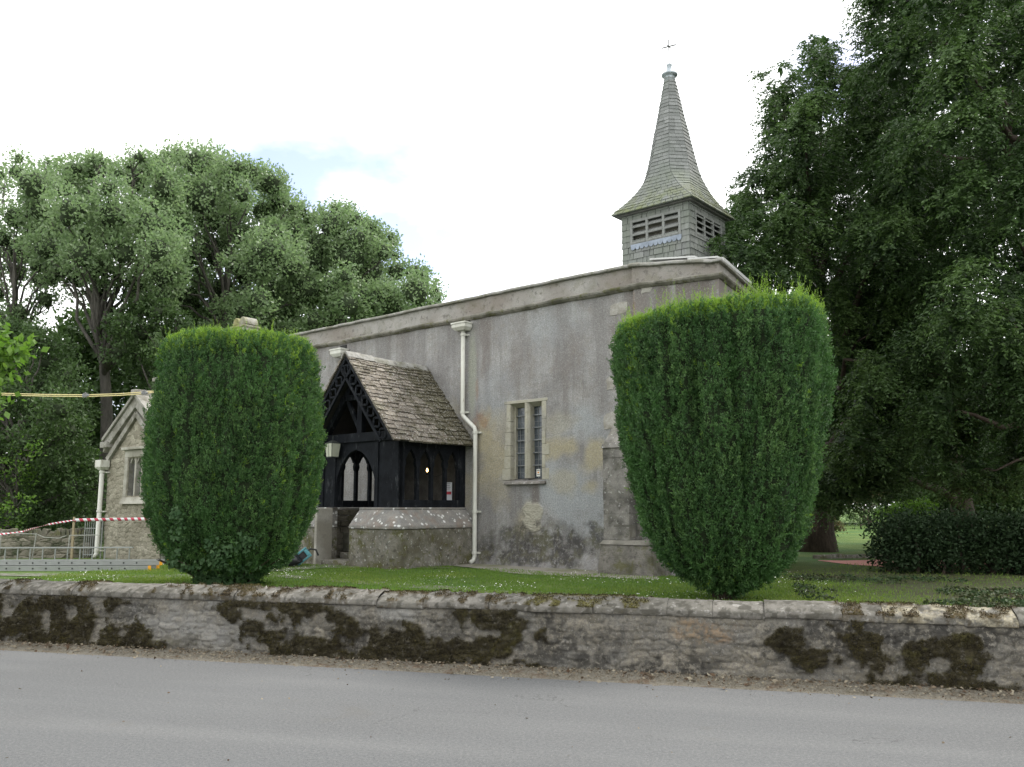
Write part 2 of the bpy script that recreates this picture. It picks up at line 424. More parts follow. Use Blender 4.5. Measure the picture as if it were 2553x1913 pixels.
c = m.mix(m.rng(m.noise(42, 8, 1.0), .45, .63, 0, .85), c, (.23, .225, .215)); c = m.mix(m.rng(m.noise(48, 8, 1.0, off=51), .47, .36, 0, .6), c, (.045, .047, .05)); c = m.mix(m.rng(m.voro(70), .16, .05, 0, .5), c, (.36, .35, .33))
c = m.mix(m.rng(m.noise(26, 6, .8, off=19), .56, .68, 0, .45), c, (.07, .07, .07))
c = m.mix(m.rng(m.noise(160, 2, .8, off=5), .52, .66, 0, .6), c, (.045, .045, .047))
c = m.mix(m.rng(rnoise(1.1, (1, 1, 1), 6, .7, off=21), .62, .72, 0, .25), c, (.09, .08, .065))
vn = m.t.nodes.new("ShaderNodeTexVoronoi"); vn.feature = 'DISTANCE_TO_EDGE'; vn.inputs['Scale'].default_value = .55
wv = m.t.nodes.new("ShaderNodeVectorMath"); wv.operation = 'ADD'; nz_c = m.t.nodes.new("ShaderNodeTexNoise"); nz_c.inputs['Scale'].default_value = 2.2; nz_c.inputs['Detail'].default_value = 6
m.t.links.new(m.tc.outputs['Object'], nz_c.inputs['Vector']); m.t.links.new(m.tc.outputs['Object'], wv.inputs[0]); m.t.links.new(nz_c.outputs['Color'], wv.inputs[1]); m.t.links.new(wv.outputs[0], vn.inputs['Vector'])
crk = m.math('MULTIPLY', m.rng(vn.outputs['Distance'], .004, .0012), m.rng(m.noise(.7, 2, .5, off=33), .52, .58)); c = m.mix(m.math('MULTIPLY', crk, .6), c, (.05, .05, .05))
m.col(c); m.rough(.88); m.bump(m.math('ADD', m.noise(90, 5, .8), m.noise(25, 3, .5)), .6, .008)
M_ROAD = m.m
strip('road', -110, 110, -9.5, -.42, 0.0, M_ROAD)
# gravelly, leaf-littered margin at the foot of the wall
m = MT("road_margin")
c = m.mix(m.rng(m.noise(9, 6, .7), .38, .62), (.10, .085, .06), (.17, .16, .135))
c = m.mix(m.rng(m.noise(70, 3, .8, off=2), .45, .62), c, (.24, .215, .17))
c = m.mix(m.rng(m.noise(45, 3, .8, off=8), .56, .66), c, (.045, .03, .018))
c = m.mix(m.rng(m.noise(2.5, 4, .7, off=12), .55, .65, 0, .7), c, (.10, .055, .03))
m.col(c); m.rough(.95); m.bump(m.noise(80, 5, .75), .9, .02)
M_MARGIN = m.m
g = np.random.default_rng(5)
strip('road_margin', -14, 14, -.52, .06, .004, M_MARGIN, 900, 20,
      zf=lambda a, b: -.006 + .042 * np.clip((b + .42 + .12 * (fbm(np.stack([a * 2.2, b * 0, b * 0], -1), 4, 3) - .5) * 2) / .4, -.3, 1) + .022 * (fbm(np.stack([a * 22, b * 22, b * 0], -1), 3, 9) - .5))
strip('road_verge', -110, -14, -.42, .1, .004, M_MARGIN); strip('road_verge', 14, 110, -.42, .1, .004, M_MARGIN)
# litter: fallen leaves and grit lying along the margin
n = 5200
a = g.uniform(-9, 7, n); b = -.02 - np.abs(g.normal(0, .21, n)); s = g.uniform(.004, .02, n) * np.where(g.random(n) < .15, 1.8, 1)
P = RC + RD * a[:, None] + RN * b[:, None]; P[:, 2] = .016 + np.clip((b + .42) / .4, 0, 1) * .034
d = g.normal(size=(n, 3)) * np.array([1, 1, .25])
v, f, r = leaves(P, unit(d), s * 1.8, s, g.random(n), .1, 3)
a2 = g.uniform(-6, 5, 90); b2 = -.5 - g.random(90) ** 1.5 * 5.5; P2 = RC + RD * a2[:, None] + RN * b2[:, None]; P2[:, 2] = .006
v2, f2, r2 = leaves(P2, unit(g.normal(size=(90, 3)) * np.array([1, 1, .15])), g.uniform(.012, .035, 90), g.uniform(.008, .02, 90), g.random(90), .1, 9); f = np.concatenate([f, f2 + len(v)]); v = np.concatenate([v, v2]); r = np.concatenate([r, r2])
m = MT("leaf_litter"); m.col(m.mix(m.attr('rnd'), (.07, .04, .022), (.26, .23, .17))); M_LIT = m.m
o = mesh_np('leaf_litter', v, f, M_LIT, rnd=r); tag(o, 'dry leaves and grit scattered along the foot of the road wall', 'leaf litter', kind='stuff')

# far side of the road, behind the camera
m = MT("grass_far"); m.col(m.mix(m.noise(3, 5, .6), (.04, .075, .02), (.075, .12, .03))); m.rough(1)
strip('grass_verge', -110, 110, -60, -9.5, -.01, m.m)

# lawn
m = MT("lawn")
c = m.mix(m.rng(m.noise(1.3, 4, .6), .38, .64), (.085, .160, .026), (.155, .215, .045))
c = m.mix(m.rng(m.noise(.45, 3, .5, off=4), .45, .65), c, (.07, .15, .03))
c = m.mix(m.rng(m.noise(38, 4, .75), .35, .7, 0, .75), c, (.03, .06, .012))
c = m.mix(m.rng(m.noise(7, 5, .7, off=9), .6, .7, 0, .6), c, (.15, .14, .06))
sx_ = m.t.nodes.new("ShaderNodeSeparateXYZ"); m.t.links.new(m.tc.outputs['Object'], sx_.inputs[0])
shade_soil = m.math('MULTIPLY', m.math('MULTIPLY', m.rng(m.math('ADD', sx_.outputs[0], m.math('MULTIPLY', m.noise(.9, 4, .6, off=3), 4)), 5.2, 7.2), m.rng(sx_.outputs[1], 19, 15)), m.rng(m.noise(5, 5, .7, off=6), .3, .5, .5, 1))
c = m.mix(m.math('MULTIPLY', shade_soil, .85), c, m.mix(m.noise(20, 5, .7), (.030, .036, .014), (.075, .055, .030)))  # yew shade painted into the lawn colour as dark, litter-brown soil
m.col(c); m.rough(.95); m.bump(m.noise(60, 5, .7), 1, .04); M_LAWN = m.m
def lawn_z(a, b):
    return G + .035 * (fbm(np.stack([a * .5, b * .5, a * 0], -1), 3, 2) - .5) - .05 * np.exp(-((b - .4) / .5) ** 2)
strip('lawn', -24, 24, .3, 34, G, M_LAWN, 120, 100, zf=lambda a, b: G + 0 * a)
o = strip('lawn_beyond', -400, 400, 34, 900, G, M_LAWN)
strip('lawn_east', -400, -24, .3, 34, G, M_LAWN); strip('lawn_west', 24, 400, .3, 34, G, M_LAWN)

def ground_poly(name, pts, z, mat, label=None):
    me = bpy.data.meshes.new(name); me.from_pydata([(p[0], p[1], z) for p in pts], [], [tuple(range(len(pts)))]); me.materials.append(mat)
    o = bpy.data.objects.new(name, me); COL.objects.link(o); o['kind'] = 'structure'
    if label: o['label'] = label
    return o
def ribbon(name, top, bot, z, mat, jit=.05, seg=8, seed=1):
    g = random.Random(seed); vs = []; 
    def dens(px):
        r = []
        for i in range(len(px) - 1):
            p, q = onz(*px[i]), onz(*px[i + 1])
            for k in range(seg): r.append(p + (q - p) * k / seg + np.array([g.uniform(-jit, jit), g.uniform(-jit, jit), 0]))
        r.append(onz(*px[-1])); return r
    a, b = dens(top), dens(bot); n = len(a)
    me = bpy.data.meshes.new(name); me.from_pydata([(*p[:2], z) for p in a] + [(*p[:2], z) for p in b], [], [(i, n + i, n + i + 1, i + 1) for i in range(n - 1)])
    me.materials.append(mat); o = bpy.data.objects.new(name, me); COL.objects.link(o); o['kind'] = 'structure'; return o
m = MT("worn_path")
c = m.mix(m.rng(m.noise(14, 6, .7), .4, .6), (.13, .125, .105), (.20, .19, .165))
c = m.mix(m.rng(m.noise(5, 5, .8, off=3), .48, .56), c, (.07, .115, .03)); c = m.mix(m.rng(m.noise(50, 4, .8, off=8), .5, .62, 0, .7), c, (.05, .07, .025))
m.col(c); m.rough(.95); m.bump(m.noise(60, 4, .7), .8, .02); M_PATH = m.m
ribbon('gravel_path', [(640, 1428), (800, 1440), (1000, 1455), (1280, 1474), (1500, 1484), (1800, 1496)], [(640, 1436), (800, 1448), (1000, 1465), (1280, 1485), (1500, 1494), (1800, 1506)], G + .006, M_PATH, .05, 10)
ribbon('worn_path', [(0, 1430), (250, 1433), (420, 1434), (640, 1429)], [(0, 1437), (250, 1441), (420, 1443), (640, 1436)], G + .010, M_PATH, .04, 8, 4)
ribbon('porch_path', [(690, 1418), (800, 1409), (1000, 1413), (1130, 1417)], [(640, 1430), (800, 1418), (960, 1417), (1130, 1419)], G + .014, M_PATH, .03, 8, 6)
# concrete apron at the church foot
M_CONC = stone_mat("apron_concrete", (.30, .28, .25), (.22, .20, .17), (.16, .17, .09), 3, .2, .4, .4)
ribbon('concrete_apron', [(1125, 1404), (1200, 1406), (1300, 1407), (1460, 1408), (1640, 1418)], [(1135, 1412), (1200, 1420), (1290, 1433), (1400, 1437), (1640, 1447)], G + .012, M_CONC, .03, 6, 9)
M_PINK = plain("pink_gravel", (.42, .20, .17), .95, var=.2, sc=30, bump=.3)
ribbon('gravel_drive', [(2040, 1398), (2100, 1399), (2230, 1396), (2700, 1384)], [(2040, 1399), (2120, 1409), (2230, 1416), (2700, 1424)], G + .010, M_PINK, .02, 4, 2)

# grass blades and daisies on the part of the lawn seen over the wall
n = 190000
a = g.uniform(-8.8, 6.6, n); b = .38 + 9.6 * g.random(n) ** 1.25
P = RC + RD * a[:, None] + RN * b[:, None]
dens = fbm(np.stack([P[:, 0] * 1.1, P[:, 1] * 1.1, P[:, 0] * 0], -1), 4, 31)
loc = (P - O) @ np.stack([U, V], 1)
ok = ~((loc[:, 1] > -.05) & (loc[:, 0] < .3)) & ~((loc[:, 1] > -2.3) & (loc[:, 0] > -8.7) & (loc[:, 0] < -5.5)) & ~((loc[:, 1] > -3.86) & (loc[:, 0] < -10.8))
ok &= ~((loc[:, 1] > -.95 + .12 * np.sin(loc[:, 0] * 3)) & (loc[:, 0] > -5.6) & (loc[:, 0] < -2.2)) & ~((loc[:, 1] > -.25) & (loc[:, 0] < .3))
ok &= g.random(n) < (.35 + 1.1 * dens) * np.clip(1.25 - (P[:, 0] - 3.0) / 2.2, .12, 1)
P = P[ok]; dens = dens[ok]; P[:, 2] = G
d = g.normal(size=P.shape) * np.array([.5, .5, .1]) + np.array([0, 0, 1.0])
hgt = g.uniform(.018, .05, len(P)) * (.6 + .9 * dens)
hgt = hgt * (1 + 1.6 * np.exp(-((b[ok] - .42) / .12) ** 2) * (dens > .48))
v, f, r = leaves(P, d, hgt, .007 + .006 * g.random(len(P)), np.clip(dens * 1.2 - .2 + g.normal(0, .18, len(P)), 0, 1), 0, 4)
M_GRASS = leaf_mat("grass_blades", (.09, .165, .028), (.22, .27, .065), (.125, .21, .04), .35, .6, .2, .8)
o = mesh_np('grass', v, f, M_GRASS, rnd=r); tag(o, 'short green churchyard grass behind the road wall', 'grass', kind='stuff')
n = 9500
a = g.uniform(-8.8, 6.2, n); b = .45 + 9.2 * g.random(n) ** 1.15
P = RC + RD * a[:, None] + RN * b[:, None]; P[:, 2] = G
dd = fbm(np.stack([P[:, 0] * .9, P[:, 1] * .9, P[:, 0] * 0], -1), 4, 77)
loc = (P - O) @ np.stack([U, V], 1)
ok = (dd > .52 + .14 * g.random(n)) & (a < 2.6 + g.random(n) * 1.5) & ~((loc[:, 1] > -.5) & (loc[:, 0] < .3)) & ~((loc[:, 1] > -2.6) & (loc[:, 0] > -9) & (loc[:, 0] < -5.0)) & ~((loc[:, 1] > -3.9) & (loc[:, 0] < -10.8))
P = P[ok]; n = len(P); P[:, 2] += g.uniform(.03, .055, n)
rr = g.uniform(.005, .0095, n)[:, None]; tl = g.normal(0, .3, (n, 2))
ang = np.linspace(0, 2 * np.pi, 7)[:-1]
vv = np.stack([P + np.concatenate([rr * math.cos(t), rr * math.sin(t), rr * (tl[:, :1] * math.cos(t) + tl[:, 1:] * math.sin(t))], 1) for t in ang], 1)
fi = np.arange(6 * n).reshape(n, 6)
M_DAISY = plain("daisy", (.75, .75, .70), .8, var=.05, bump=0)
o = mesh_np('daisies', vv.reshape(-1, 3), fi, M_DAISY); tag(o, 'small white daisies speckling the churchyard grass', 'daisies', kind='stuff')

# ================================================================== ROAD WALL
def rubble(u, z, rowh=.085, seed=0, wmin=.14, wmax=.42, relief=.022, seam=.03):
    """irregular rubble from a jittered cell pattern: relief and a per-stone random number"""
    cw = (wmin + wmax) * .42
    wv = fbm(np.stack([u * 2.2, z * 2.2, z * 0], -1), 3, seed + 30) - .5; wx_ = fbm(np.stack([u * 7, z * 7, z * 0], -1), 3, seed + 31) - .5
    Zr = (z + .10 * wv + .03 * wx_) / rowh; Xr = (u + .05 * wx_ + .05 * wv) / cw
    iz = np.floor(Zr).astype(np.int64); f1 = np.full(u.shape, 9.0); f2 = np.full(u.shape, 9.0); idn = np.zeros(u.shape); zer = np.zeros_like(iz)
    for dz in (-1, 0, 1):
        rz_ = iz + dz; sh = _hash(rz_, zer, zer, seed + 5); scl = .75 + .6 * _hash(rz_, zer, zer, seed + 6)
        xs = Xr * scl + sh * 7; ix0 = np.floor(xs).astype(np.int64)
        for dx in (-1, 0, 1):
            ix = ix0 + dx; jx = _hash(ix, rz_, zer, seed + 1); jz = _hash(ix, rz_, zer, seed + 2); sz = .7 + .6 * _hash(ix, rz_, zer, seed + 4)
            ax_ = np.abs(ix + .15 + .7 * jx - xs) / scl; az_ = np.abs(rz_ + .25 + .5 * jz - Zr)
            d = ((ax_ * 1.0) ** 2.6 + (az_ * 1.25) ** 2.6) ** (1 / 2.6) / sz
            near = d < f1; f2 = np.where(near, f1, np.minimum(f2, d)); idn = np.where(near, _hash(ix, rz_, zer, seed + 3), idn); f1 = np.where(near, d, f1)
    e = np.clip((f2 - f1) / .30, 0, 1); h = e ** .6 * relief * (.35 + .65 * ((idn * 7.3) % 1)) * (.8 + .8 * wx_)
    return h, idn

wall = thing('boundary_wall', 'low mossy rubble stone wall with sloped coping running along the road', 'wall', tuple(RW(0, 0, 0)), rz_road)
a0, a1, ztop = -9.5, 7.5, .60
na, nz_ = 1300, 50
aa, zz = np.meshgrid(np.linspace(a0, a1, na), np.linspace(-.05, ztop, nz_))
h, idn = rubble(aa, zz, .068, 11, wmin=.10, wmax=.32, relief=.034)
rough = fbm(np.stack([aa * 14, zz * 14, aa * 0], -1), 4, 5) - .5
nzm = fbm(np.stack([aa * 5.5, zz * 5.5, aa * 0 + 3], -1), 5, 21)
def WF(x, y, rx, ry, st=1):               # a moss patch given by where it sits on the wall
    a, z = wallface(x, y); a2, _ = wallface(x + rx, y); return (a, z, abs(a2 - a) * 1.08, ry / 215 * 1.1, st)
mossl = [WF(30, 1540, 120, 60), WF(200, 1560, 90, 55), WF(290, 1590, 60, 38), WF(620, 1495, 50, 24), WF(640, 1560, 34, 18), WF(690, 1545, 30, 20), WF(760, 1510, 45, 35),
         WF(850, 1550, 35, 30), WF(740, 1610, 70, 32), WF(850, 1630, 50, 26), WF(920, 1615, 60, 30), WF(1000, 1610, 60, 30), WF(1050, 1590, 50, 30), WF(1130, 1640, 90, 35), WF(1230, 1560, 55, 40),
         WF(1240, 1610, 90, 70), WF(700, 1640, 40, 16), WF(800, 1655, 60, 12), WF(2160, 1590, 60, 34), WF(2210, 1640, 50, 26), WF(2330, 1700, 90, 24), WF(2430, 1670, 60, 40), WF(2390, 1620, 50, 22), WF(1960, 1600, 34, 18), WF(2040, 1640, 44, 18), WF(2500, 1720, 80, 25), WF(450, 1600, 40, 14, .5)]
mossl += [WF(580, 1530, 40, 16), WF(900, 1580, 60, 30), WF(1090, 1615, 90, 40), WF(120, 1600, 140, 26), WF(330, 1610, 60, 26), WF(680, 1590, 60, 30), WF(2150, 1560, 60, 22), WF(2280, 1640, 50, 26), WF(700, 1510, 70, 14), WF(1250, 1660, 120, 16)]
darkl = [WF(1380, 1610, 60, 50, .9), WF(1480, 1660, 50, 22), WF(1600, 1680, 90, 20), WF(1700, 1680, 60, 25), WF(1760, 1650, 40, 20, .7), WF(1520, 1600, 35, 30, .6), WF(1960, 1610, 60, 24), WF(2040, 1570, 40, 24), WF(2100, 1580, 50, 40), WF(2250, 1590, 70, 30),
         WF(2000, 1640, 60, 20), WF(2350, 1580, 60, 30), WF(2450, 1600, 50, 30), WF(940, 1560, 50, 30, .7), WF(1130, 1580, 60, 30, .7), WF(1200, 1520, 40, 20, .6), WF(860, 1600, 60, 25), WF(100, 1500, 80, 18, .7), WF(330, 1520, 50, 20, .8), WF(720, 1580, 60, 25, .8), WF(2530, 1570, 60, 40, .8)]
ochl = [WF(1720, 1570, 36, 18), WF(1790, 1580, 30, 16), WF(1700, 1550, 18, 10, .8), WF(1840, 1560, 20, 10, .5)]
palel = [WF(500, 1560, 150, 45, .7), WF(1000, 1530, 60, 14, .8), WF(1290, 1560, 30, 40, .4)]
moss = ell(aa, zz, mossl, .3, .5 + (nzm - .5) * 1.35); dark = ell(aa, zz, darkl, .6, fbm(np.stack([aa * 12, zz * 12, aa * 0], -1), 4, 8)); och = ell(aa, zz, ochl, .6, nzm); pale = ell(aa, zz, palel, 1.2, nzm)
dep = -(h + rough * .012 + moss * (.014 + .03 * (fbm(np.stack([aa * 30, zz * 30, aa * 0], -1), 3, 2))) )
dep += .018 * np.clip((zz - .54) / .06, 0, 1)
P = np.stack([aa, dep, zz], -1).reshape(-1, 3)
idx = np.arange(na * nz_).reshape(nz_, na); fq = np.stack([idx[:-1, :-1], idx[:-1, 1:], idx[1:, 1:], idx[1:, :-1]], -1).reshape(-1, 4)
m = MT("rubble_wall")
st = m.sep(m.attr('stain', 'Color')); idr = m.attr('rnd')
c = m.mix(idr, (.145, .130, .100), (.300, .270, .215)); c = m.mix(m.rng(m.attr('seam'), 0, .3, .4, 0), c, (.15, .14, .125))
c = m.mix(m.rng(m.noise(3, 4, .6), .4, .65, 0, .7), c, (.17, .165, .15))
c = m.mix(m.rng(m.noise(26, 6, .75), .42, .62, 0, .75), c, (.11, .105, .10))
c = m.mix(m.rng(m.noise(60, 4, .8, off=4), .58, .68, 0, .8), c, (.42, .41, .38))
c = m.mix(m.math('MULTIPLY', st[2], .55), c, (.34, .34, .33))
c = m.mix(m.math('MULTIPLY', m.math('MULTIPLY', st[1], m.rng(m.noise(20, 4, .7), .42, .6)), .6), c, (.30, .20, .115))
dk = m.math('MULTIPLY', m.attr('dark'), m.rng(m.noise(18, 5, .75, off=6), .40, .50))
c = m.mix(m.math('MULTIPLY', dk, .82), c, (.035, .033, .03))
spr = m.rng(m.noise(11, 6, .75, off=16), .56, .66); c = m.mix(m.math('MULTIPLY', spr, .65), c, (.05, .048, .042))
ms = m.math('MULTIPLY', st[0], m.rng(m.noise(24, 5, .7, off=2), .25, .45))
mc = m.mix(m.rng(m.noise(14, 5, .7, off=3), .35, .65), (.018, .014, .007), (.050, .042, .018)); mc = m.mix(m.rng(m.noise(4, 3, .7, off=31), .58, .68, 0, .6), mc, (.085, .078, .018))
c = m.mix(m.math('MULTIPLY', ms, .95), c, mc)
spz = m.rng(m.noise(7, 7, .85, off=66), .55, .63, 0, .55); c = m.mix(spz, c, (.055, .05, .038))
m.col(c); m.rough(.95); m.bump(m.math('ADD', m.noise(75, 5, .7), m.math('MULTIPLY', m.noise(220, 3, .7), .6)), .9, .018); M_RUB = m.m
stn = np.stack([moss, och, pale, np.ones_like(moss)], -1).reshape(-1, 4)
def add_attr(o, name, arr):
    a = o.data.attributes.new(name, 'FLOAT', 'POINT'); a.data.foreach_set('value', np.asarray(arr, np.float32).ravel())
wf = mesh_np('wall_face', P, fq, M_RUB, wall, rnd=idn.ravel(), color=stn, smooth=True); add_attr(wf, 'dark', dark); add_attr(wf, 'seam', h / .02)
def tufts(name, P3, nrm, msk, n, seed):
    g = np.random.default_rng(seed); c_ = np.flatnonzero(msk > .55); i = g.choice(c_, n); p = P3[i] + g.normal(0, .005, (n, 3)) + nrm * .002
    d = unit(nrm * 1.0 + g.normal(0, .55, (n, 3)) + np.array([0, 0, .1])); cl_ = fbm(p * 9, 3, seed); v, f, r = leaves(p, d, g.uniform(.006, .017, n), g.uniform(.006, .012, n), np.clip((cl_ - .35) * 2.2 + g.normal(0, .2, n), 0, 1), .1, seed)
    return mesh_np(name, v, f, M_MOSS, wall, rnd=r)
m = MT("moss_tufts"); m.col(m.mix(m.attr('rnd'), (.022, .017, .008), (.085, .072, .024))); m.rough(1); M_MOSS = m.m
tufts('moss', P, np.array([0, -1.0, .15]), moss.ravel() * (fbm(P * 16, 3, 4) > .40), 60000, 5)
M_CORE = stone_mat("wall_core", (.20, .19, .17), (.27, .26, .23), (.12, .12, .09), 8, .3, .3)
mb = MB(); mb.box(a0 - 60, a0, .0, .34, -.05, ztop); mb.box(a1, a1 + 60, .0, .34, -.05, ztop); mb.box(a0, a1, .02, .34, -.05, ztop)
mb.build('wall_core', M_CORE, wall)
# coping stones: a sloped slab each, grid-meshed so edges can be chipped and mossed
gc = np.random.default_rng(3); cv = []; cf = []; cs = []; cr_ = []; cd = []
prof = [(.015, .585), (-.028, .59), (-.034, .612), (-.03, .648), (-.018, .662), (.05, .70), (.12, .722), (.20, .732), (.30, .728), (.37, .715), (.385, .65), (.36, .60)]
prof = np.array(prof); a = a0
mosst = []
def CT(x0, x1, dens, kind): mosst.append((wallface(x0, 1480)[0], wallface(x1, 1480)[0], dens, kind))
for t in ((545, 720, 1, 0), (720, 1120, .55, 0), (1310, 1620, 1, 1), (0, 60, .6, 0), (170, 230, .8, 0), (2080, 2300, .75, 0), (2330, 2553, .6, 0), (380, 545, .1, 0), (1120, 1310, .2, 0)): CT(*t)
while a < a1:
    L = gc.uniform(.34, .85); e = min(a + L, a1); n_ = max(6, int((e - a) / .012)); us = np.linspace(a + .001, e - .001, n_)
    dz = gc.normal(0, .007); dy = gc.normal(0, .005); tint = gc.random()
    # finer profile
    tt = np.linspace(0, len(prof) - 1, 40); pi = np.interp(tt, range(len(prof)), prof[:, 0]); pz = np.interp(tt, range(len(prof)), prof[:, 1])
    UU, TI = np.meshgrid(us, range(40)); Yp = pi[TI] + dy; Zp = pz[TI] + dz
    endc = np.clip(np.minimum(UU - a, e - UU) / .012, 0, 1); nn_ = fbm(np.stack([UU * 12, Yp * 12, Zp * 12], -1), 4, 14) - .5
    top = np.clip((Zp - .655) / .02, 0, 1)
    mm = np.zeros_like(UU); kk = np.zeros_like(UU)
    for (x0, x1, dn, kd) in mosst:
        fade = np.clip(np.minimum(UU - x0, x1 - UU) / .12 + .5, 0, 1)
        nm = fbm(np.stack([UU * 11, Yp * 11, Zp * 9], -1), 5, 40); v_ = np.clip((nm - (.60 - .13 * dn)) / .05, 0, 1) * fade
        v_ = v_ * np.where((Zp < .65), .55 if kd == 0 else .25, 1.0); mm = np.maximum(mm, v_); kk = np.maximum(kk, v_ * kd)
    Zp = Zp + nn_ * .012 * (.5 + top) - (1 - endc) * .006 + mm * .014 * top * (.5 + fbm(np.stack([UU * 40, Yp * 40, Zp], -1), 2, 4)); Yp = Yp - mm * .01 * (1 - top) + (1 - endc) * .006 * (1 - top) + nn_ * .008
    base = sum(len(q) for q in cv)
    cv.append(np.stack([UU, Yp, Zp], -1).reshape(-1, 3)); ix = np.arange(40 * n_).reshape(40, n_) + base
    cf.append(np.stack([ix[:-1, :-1], ix[1:, :-1], ix[1:, 1:], ix[:-1, 1:]], -1).reshape(-1, 4))
    blotch = np.clip((fbm(np.stack([UU * 16, Yp * 16, Zp * 16], -1), 4, 51) - .55) / .05, 0, 1)
    yel = 1.0 if wallface(2290, 1500)[0] < (a + e) / 2 < wallface(2530, 1500)[0] else 0
    cs.append(np.stack([mm, np.full_like(mm, yel), kk, np.ones_like(mm)], -1).reshape(-1, 4)); cr_.append(np.full(UU.size, tint)); cd.append(blotch.ravel())
    a = e
m = MT("coping_stone"); st = m.sep(m.attr('stain', 'Color'))
c = m.mix(m.attr('rnd'), (.165, .155, .13), (.215, .20, .175)); c = m.mix(m.rng(m.noise(5, 5, .65), .4, .62), c, (.13, .122, .105))
c = m.mix(m.math('MULTIPLY', m.math('MULTIPLY', st[1], m.rng(m.noise(4, 5, .7, off=23), .44, .54)), .7), c, (.44, .39, .27))
c = m.mix(m.rng(m.noise(45, 4, .8), .42, .62, 0, .5), c, (.13, .125, .12))
c = m.mix(m.math('MULTIPLY', m.rng(m.noise(18, 5, .7, off=5), .57, .64), .5), c, (.40, .385, .36))
c = m.mix(m.math('MULTIPLY', m.attr('dark'), .8), c, (.06, .056, .045)); c = m.mix(m.rng(m.noise(7, 6, .8, off=61), .5, .62, 0, .6), c, (.075, .07, .055))
mc = m.mix(m.rng(m.noise(14, 5, .7, off=3), .35, .65), (.032, .020, .009), (.085, .058, .018)); mc = m.mix(st[2], mc, m.mix(m.noise(9, 4, .6), (.075, .07, .014), (.13, .115, .026)))
c = m.mix(m.math('MULTIPLY', m.math('MULTIPLY', st[0], m.rng(m.noise(34, 5, .8, off=44), .36, .52)), .92), c, mc)
m.col(c); m.rough(.93); m.bump(m.math('ADD', m.noise(60, 5, .7), m.math('MULTIPLY', m.noise(200, 3, .7), .5)), .8, .014); M_COP = m.m
co = mesh_np('coping', np.concatenate(cv), np.concatenate(cf), M_COP, wall, rnd=np.concatenate(cr_), color=np.concatenate(cs), smooth=True); add_attr(co, 'dark', np.concatenate(cd))
CP_ = np.concatenate(cv); CS_ = np.concatenate(cs)[:, 0]; CS_ = CS_ * (CP_[:, 2] > .64); tufts('coping_moss', CP_, np.array([0, -.2, 1.0]), CS_, 16000, 6)
mb = MB(); mb.box(a0 - 60, a0, -.03, .38, ztop, .72); mb.box(a1, a1 + 60, -.03, .38, ztop, .72); mb.box(a0, a1, 0.03, .34, ztop - .02, .66)
mb.build('coping_core', M_CORE, wall)

# ================================================================== CHURCH
ROT = math.atan2(U[1], U[0])
church = thing('church', 'small grey roughcast church with parapet, shingled spire and timber porch', 'church', (O[0], O[1], G), ROT)
XE = -18.2                                 # east end of the nave
STEP = -1.72                               # west bay stands 10 cm forward of here
WX = (-4.64, -3.85, 1.70, 3.17)            # the two-light window opening
nx, nzz = 620, 176
xx, zz = np.meshgrid(np.linspace(XE, 0, nx), np.linspace(-.12, 5.05, nzz))
yy = -.10 * np.clip((xx - STEP) / .03, 0, 1)
yy = yy - .10 * np.clip((.28 - zz + .12 * (fbm(np.stack([xx * 2, zz, xx * 0], -1), 3, 3) - .5)) / .3, 0, 1)
yy = yy + .012 * (fbm(np.stack([xx * 3, zz * 3, xx * 0], -1), 4, 1) - .5) * 2
zz0 = zz; zz = zz - .10 * np.clip((xx + 1.95) / 1.95, 0, 1) * np.clip((zz - 3.6) / 1.45, 0, 1)
P = np.stack([xx, yy, zz], -1).reshape(-1, 3)
idx = np.arange(nx * nzz).reshape(nzz, nx); fq = np.stack([idx[:-1, :-1], idx[:-1, 1:], idx[1:, 1:], idx[1:, :-1]], -1).reshape(-1, 4)
cen = P[fq].mean(1); hole = (cen[:, 0] > WX[0] - .05) & (cen[:, 0] < WX[1] + .05) & (cen[:, 2] > WX[2] - .05) & (cen[:, 2] < WX[3] + .05)
fq = fq[~hole]
def Z4(x, y, rx, ry, st=1):               # stain located in the photo's own wall coordinates
    X, Z = wallpt(1130 + .4044 * x, 780 + .4044 * y); X2, _ = wallpt(1130 + .4044 * (x + rx), 780 + .4044 * y); _, Z2 = wallpt(1130 + .4044 * x, 780 + .4044 * (y + ry)); return (X, Z, abs(X2 - X), abs(Z2 - Z), st)
n5 = fbm(np.stack([xx * 2.4, zz * 2.4, xx * 0], -1), 5, 61); n9 = fbm(np.stack([xx * 6, zz * 6, xx * 0], -1), 5, 62)
dark = ell(xx, zz, [Z4(600, 1430, 200, 110), Z4(400, 1400, 100, 90, .85), Z4(760, 1440, 160, 100, .9), Z4(250, 1450, 120, 80, .6), Z4(520, 1510, 400, 60), Z4(500, 1390, 60, 60), Z4(880, 1400, 60, 90, .9), Z4(650, 1320, 120, 50, .5), Z4(330, 1380, 60, 60, .7), Z4(1000, 1500, 200, 60, .8), Z4(-60, 1500, 120, 60, .6)], .7, n9)
och = ell(xx, zz, [Z4(200, 780, 60, 130, .9), Z4(240, 900, 90, 160, .8), Z4(190, 680, 45, 60), Z4(260, 1100, 110, 120, .5), Z4(680, 830, 110, 60, .9), Z4(860, 900, 80, 110, .9), Z4(690, 1030, 60, 60, .5), Z4(860, 1060, 50, 40, .7), Z4(330, 700, 60, 90, .4), Z4(20, 1000, 90, 300, .6), Z4(470, 1290, 70, 90, .6), Z4(640, 690, 80, 60, .4)], .9, n5)
pale = ell(xx, zz, [Z4(465, 1225, 40, 55, 1), Z4(510, 1230, 38, 55, 1), Z4(480, 1290, 48, 50, 1), Z4(500, 1325, 42, 30, 1)], .2, .5 + (n9 - .5) * .35)
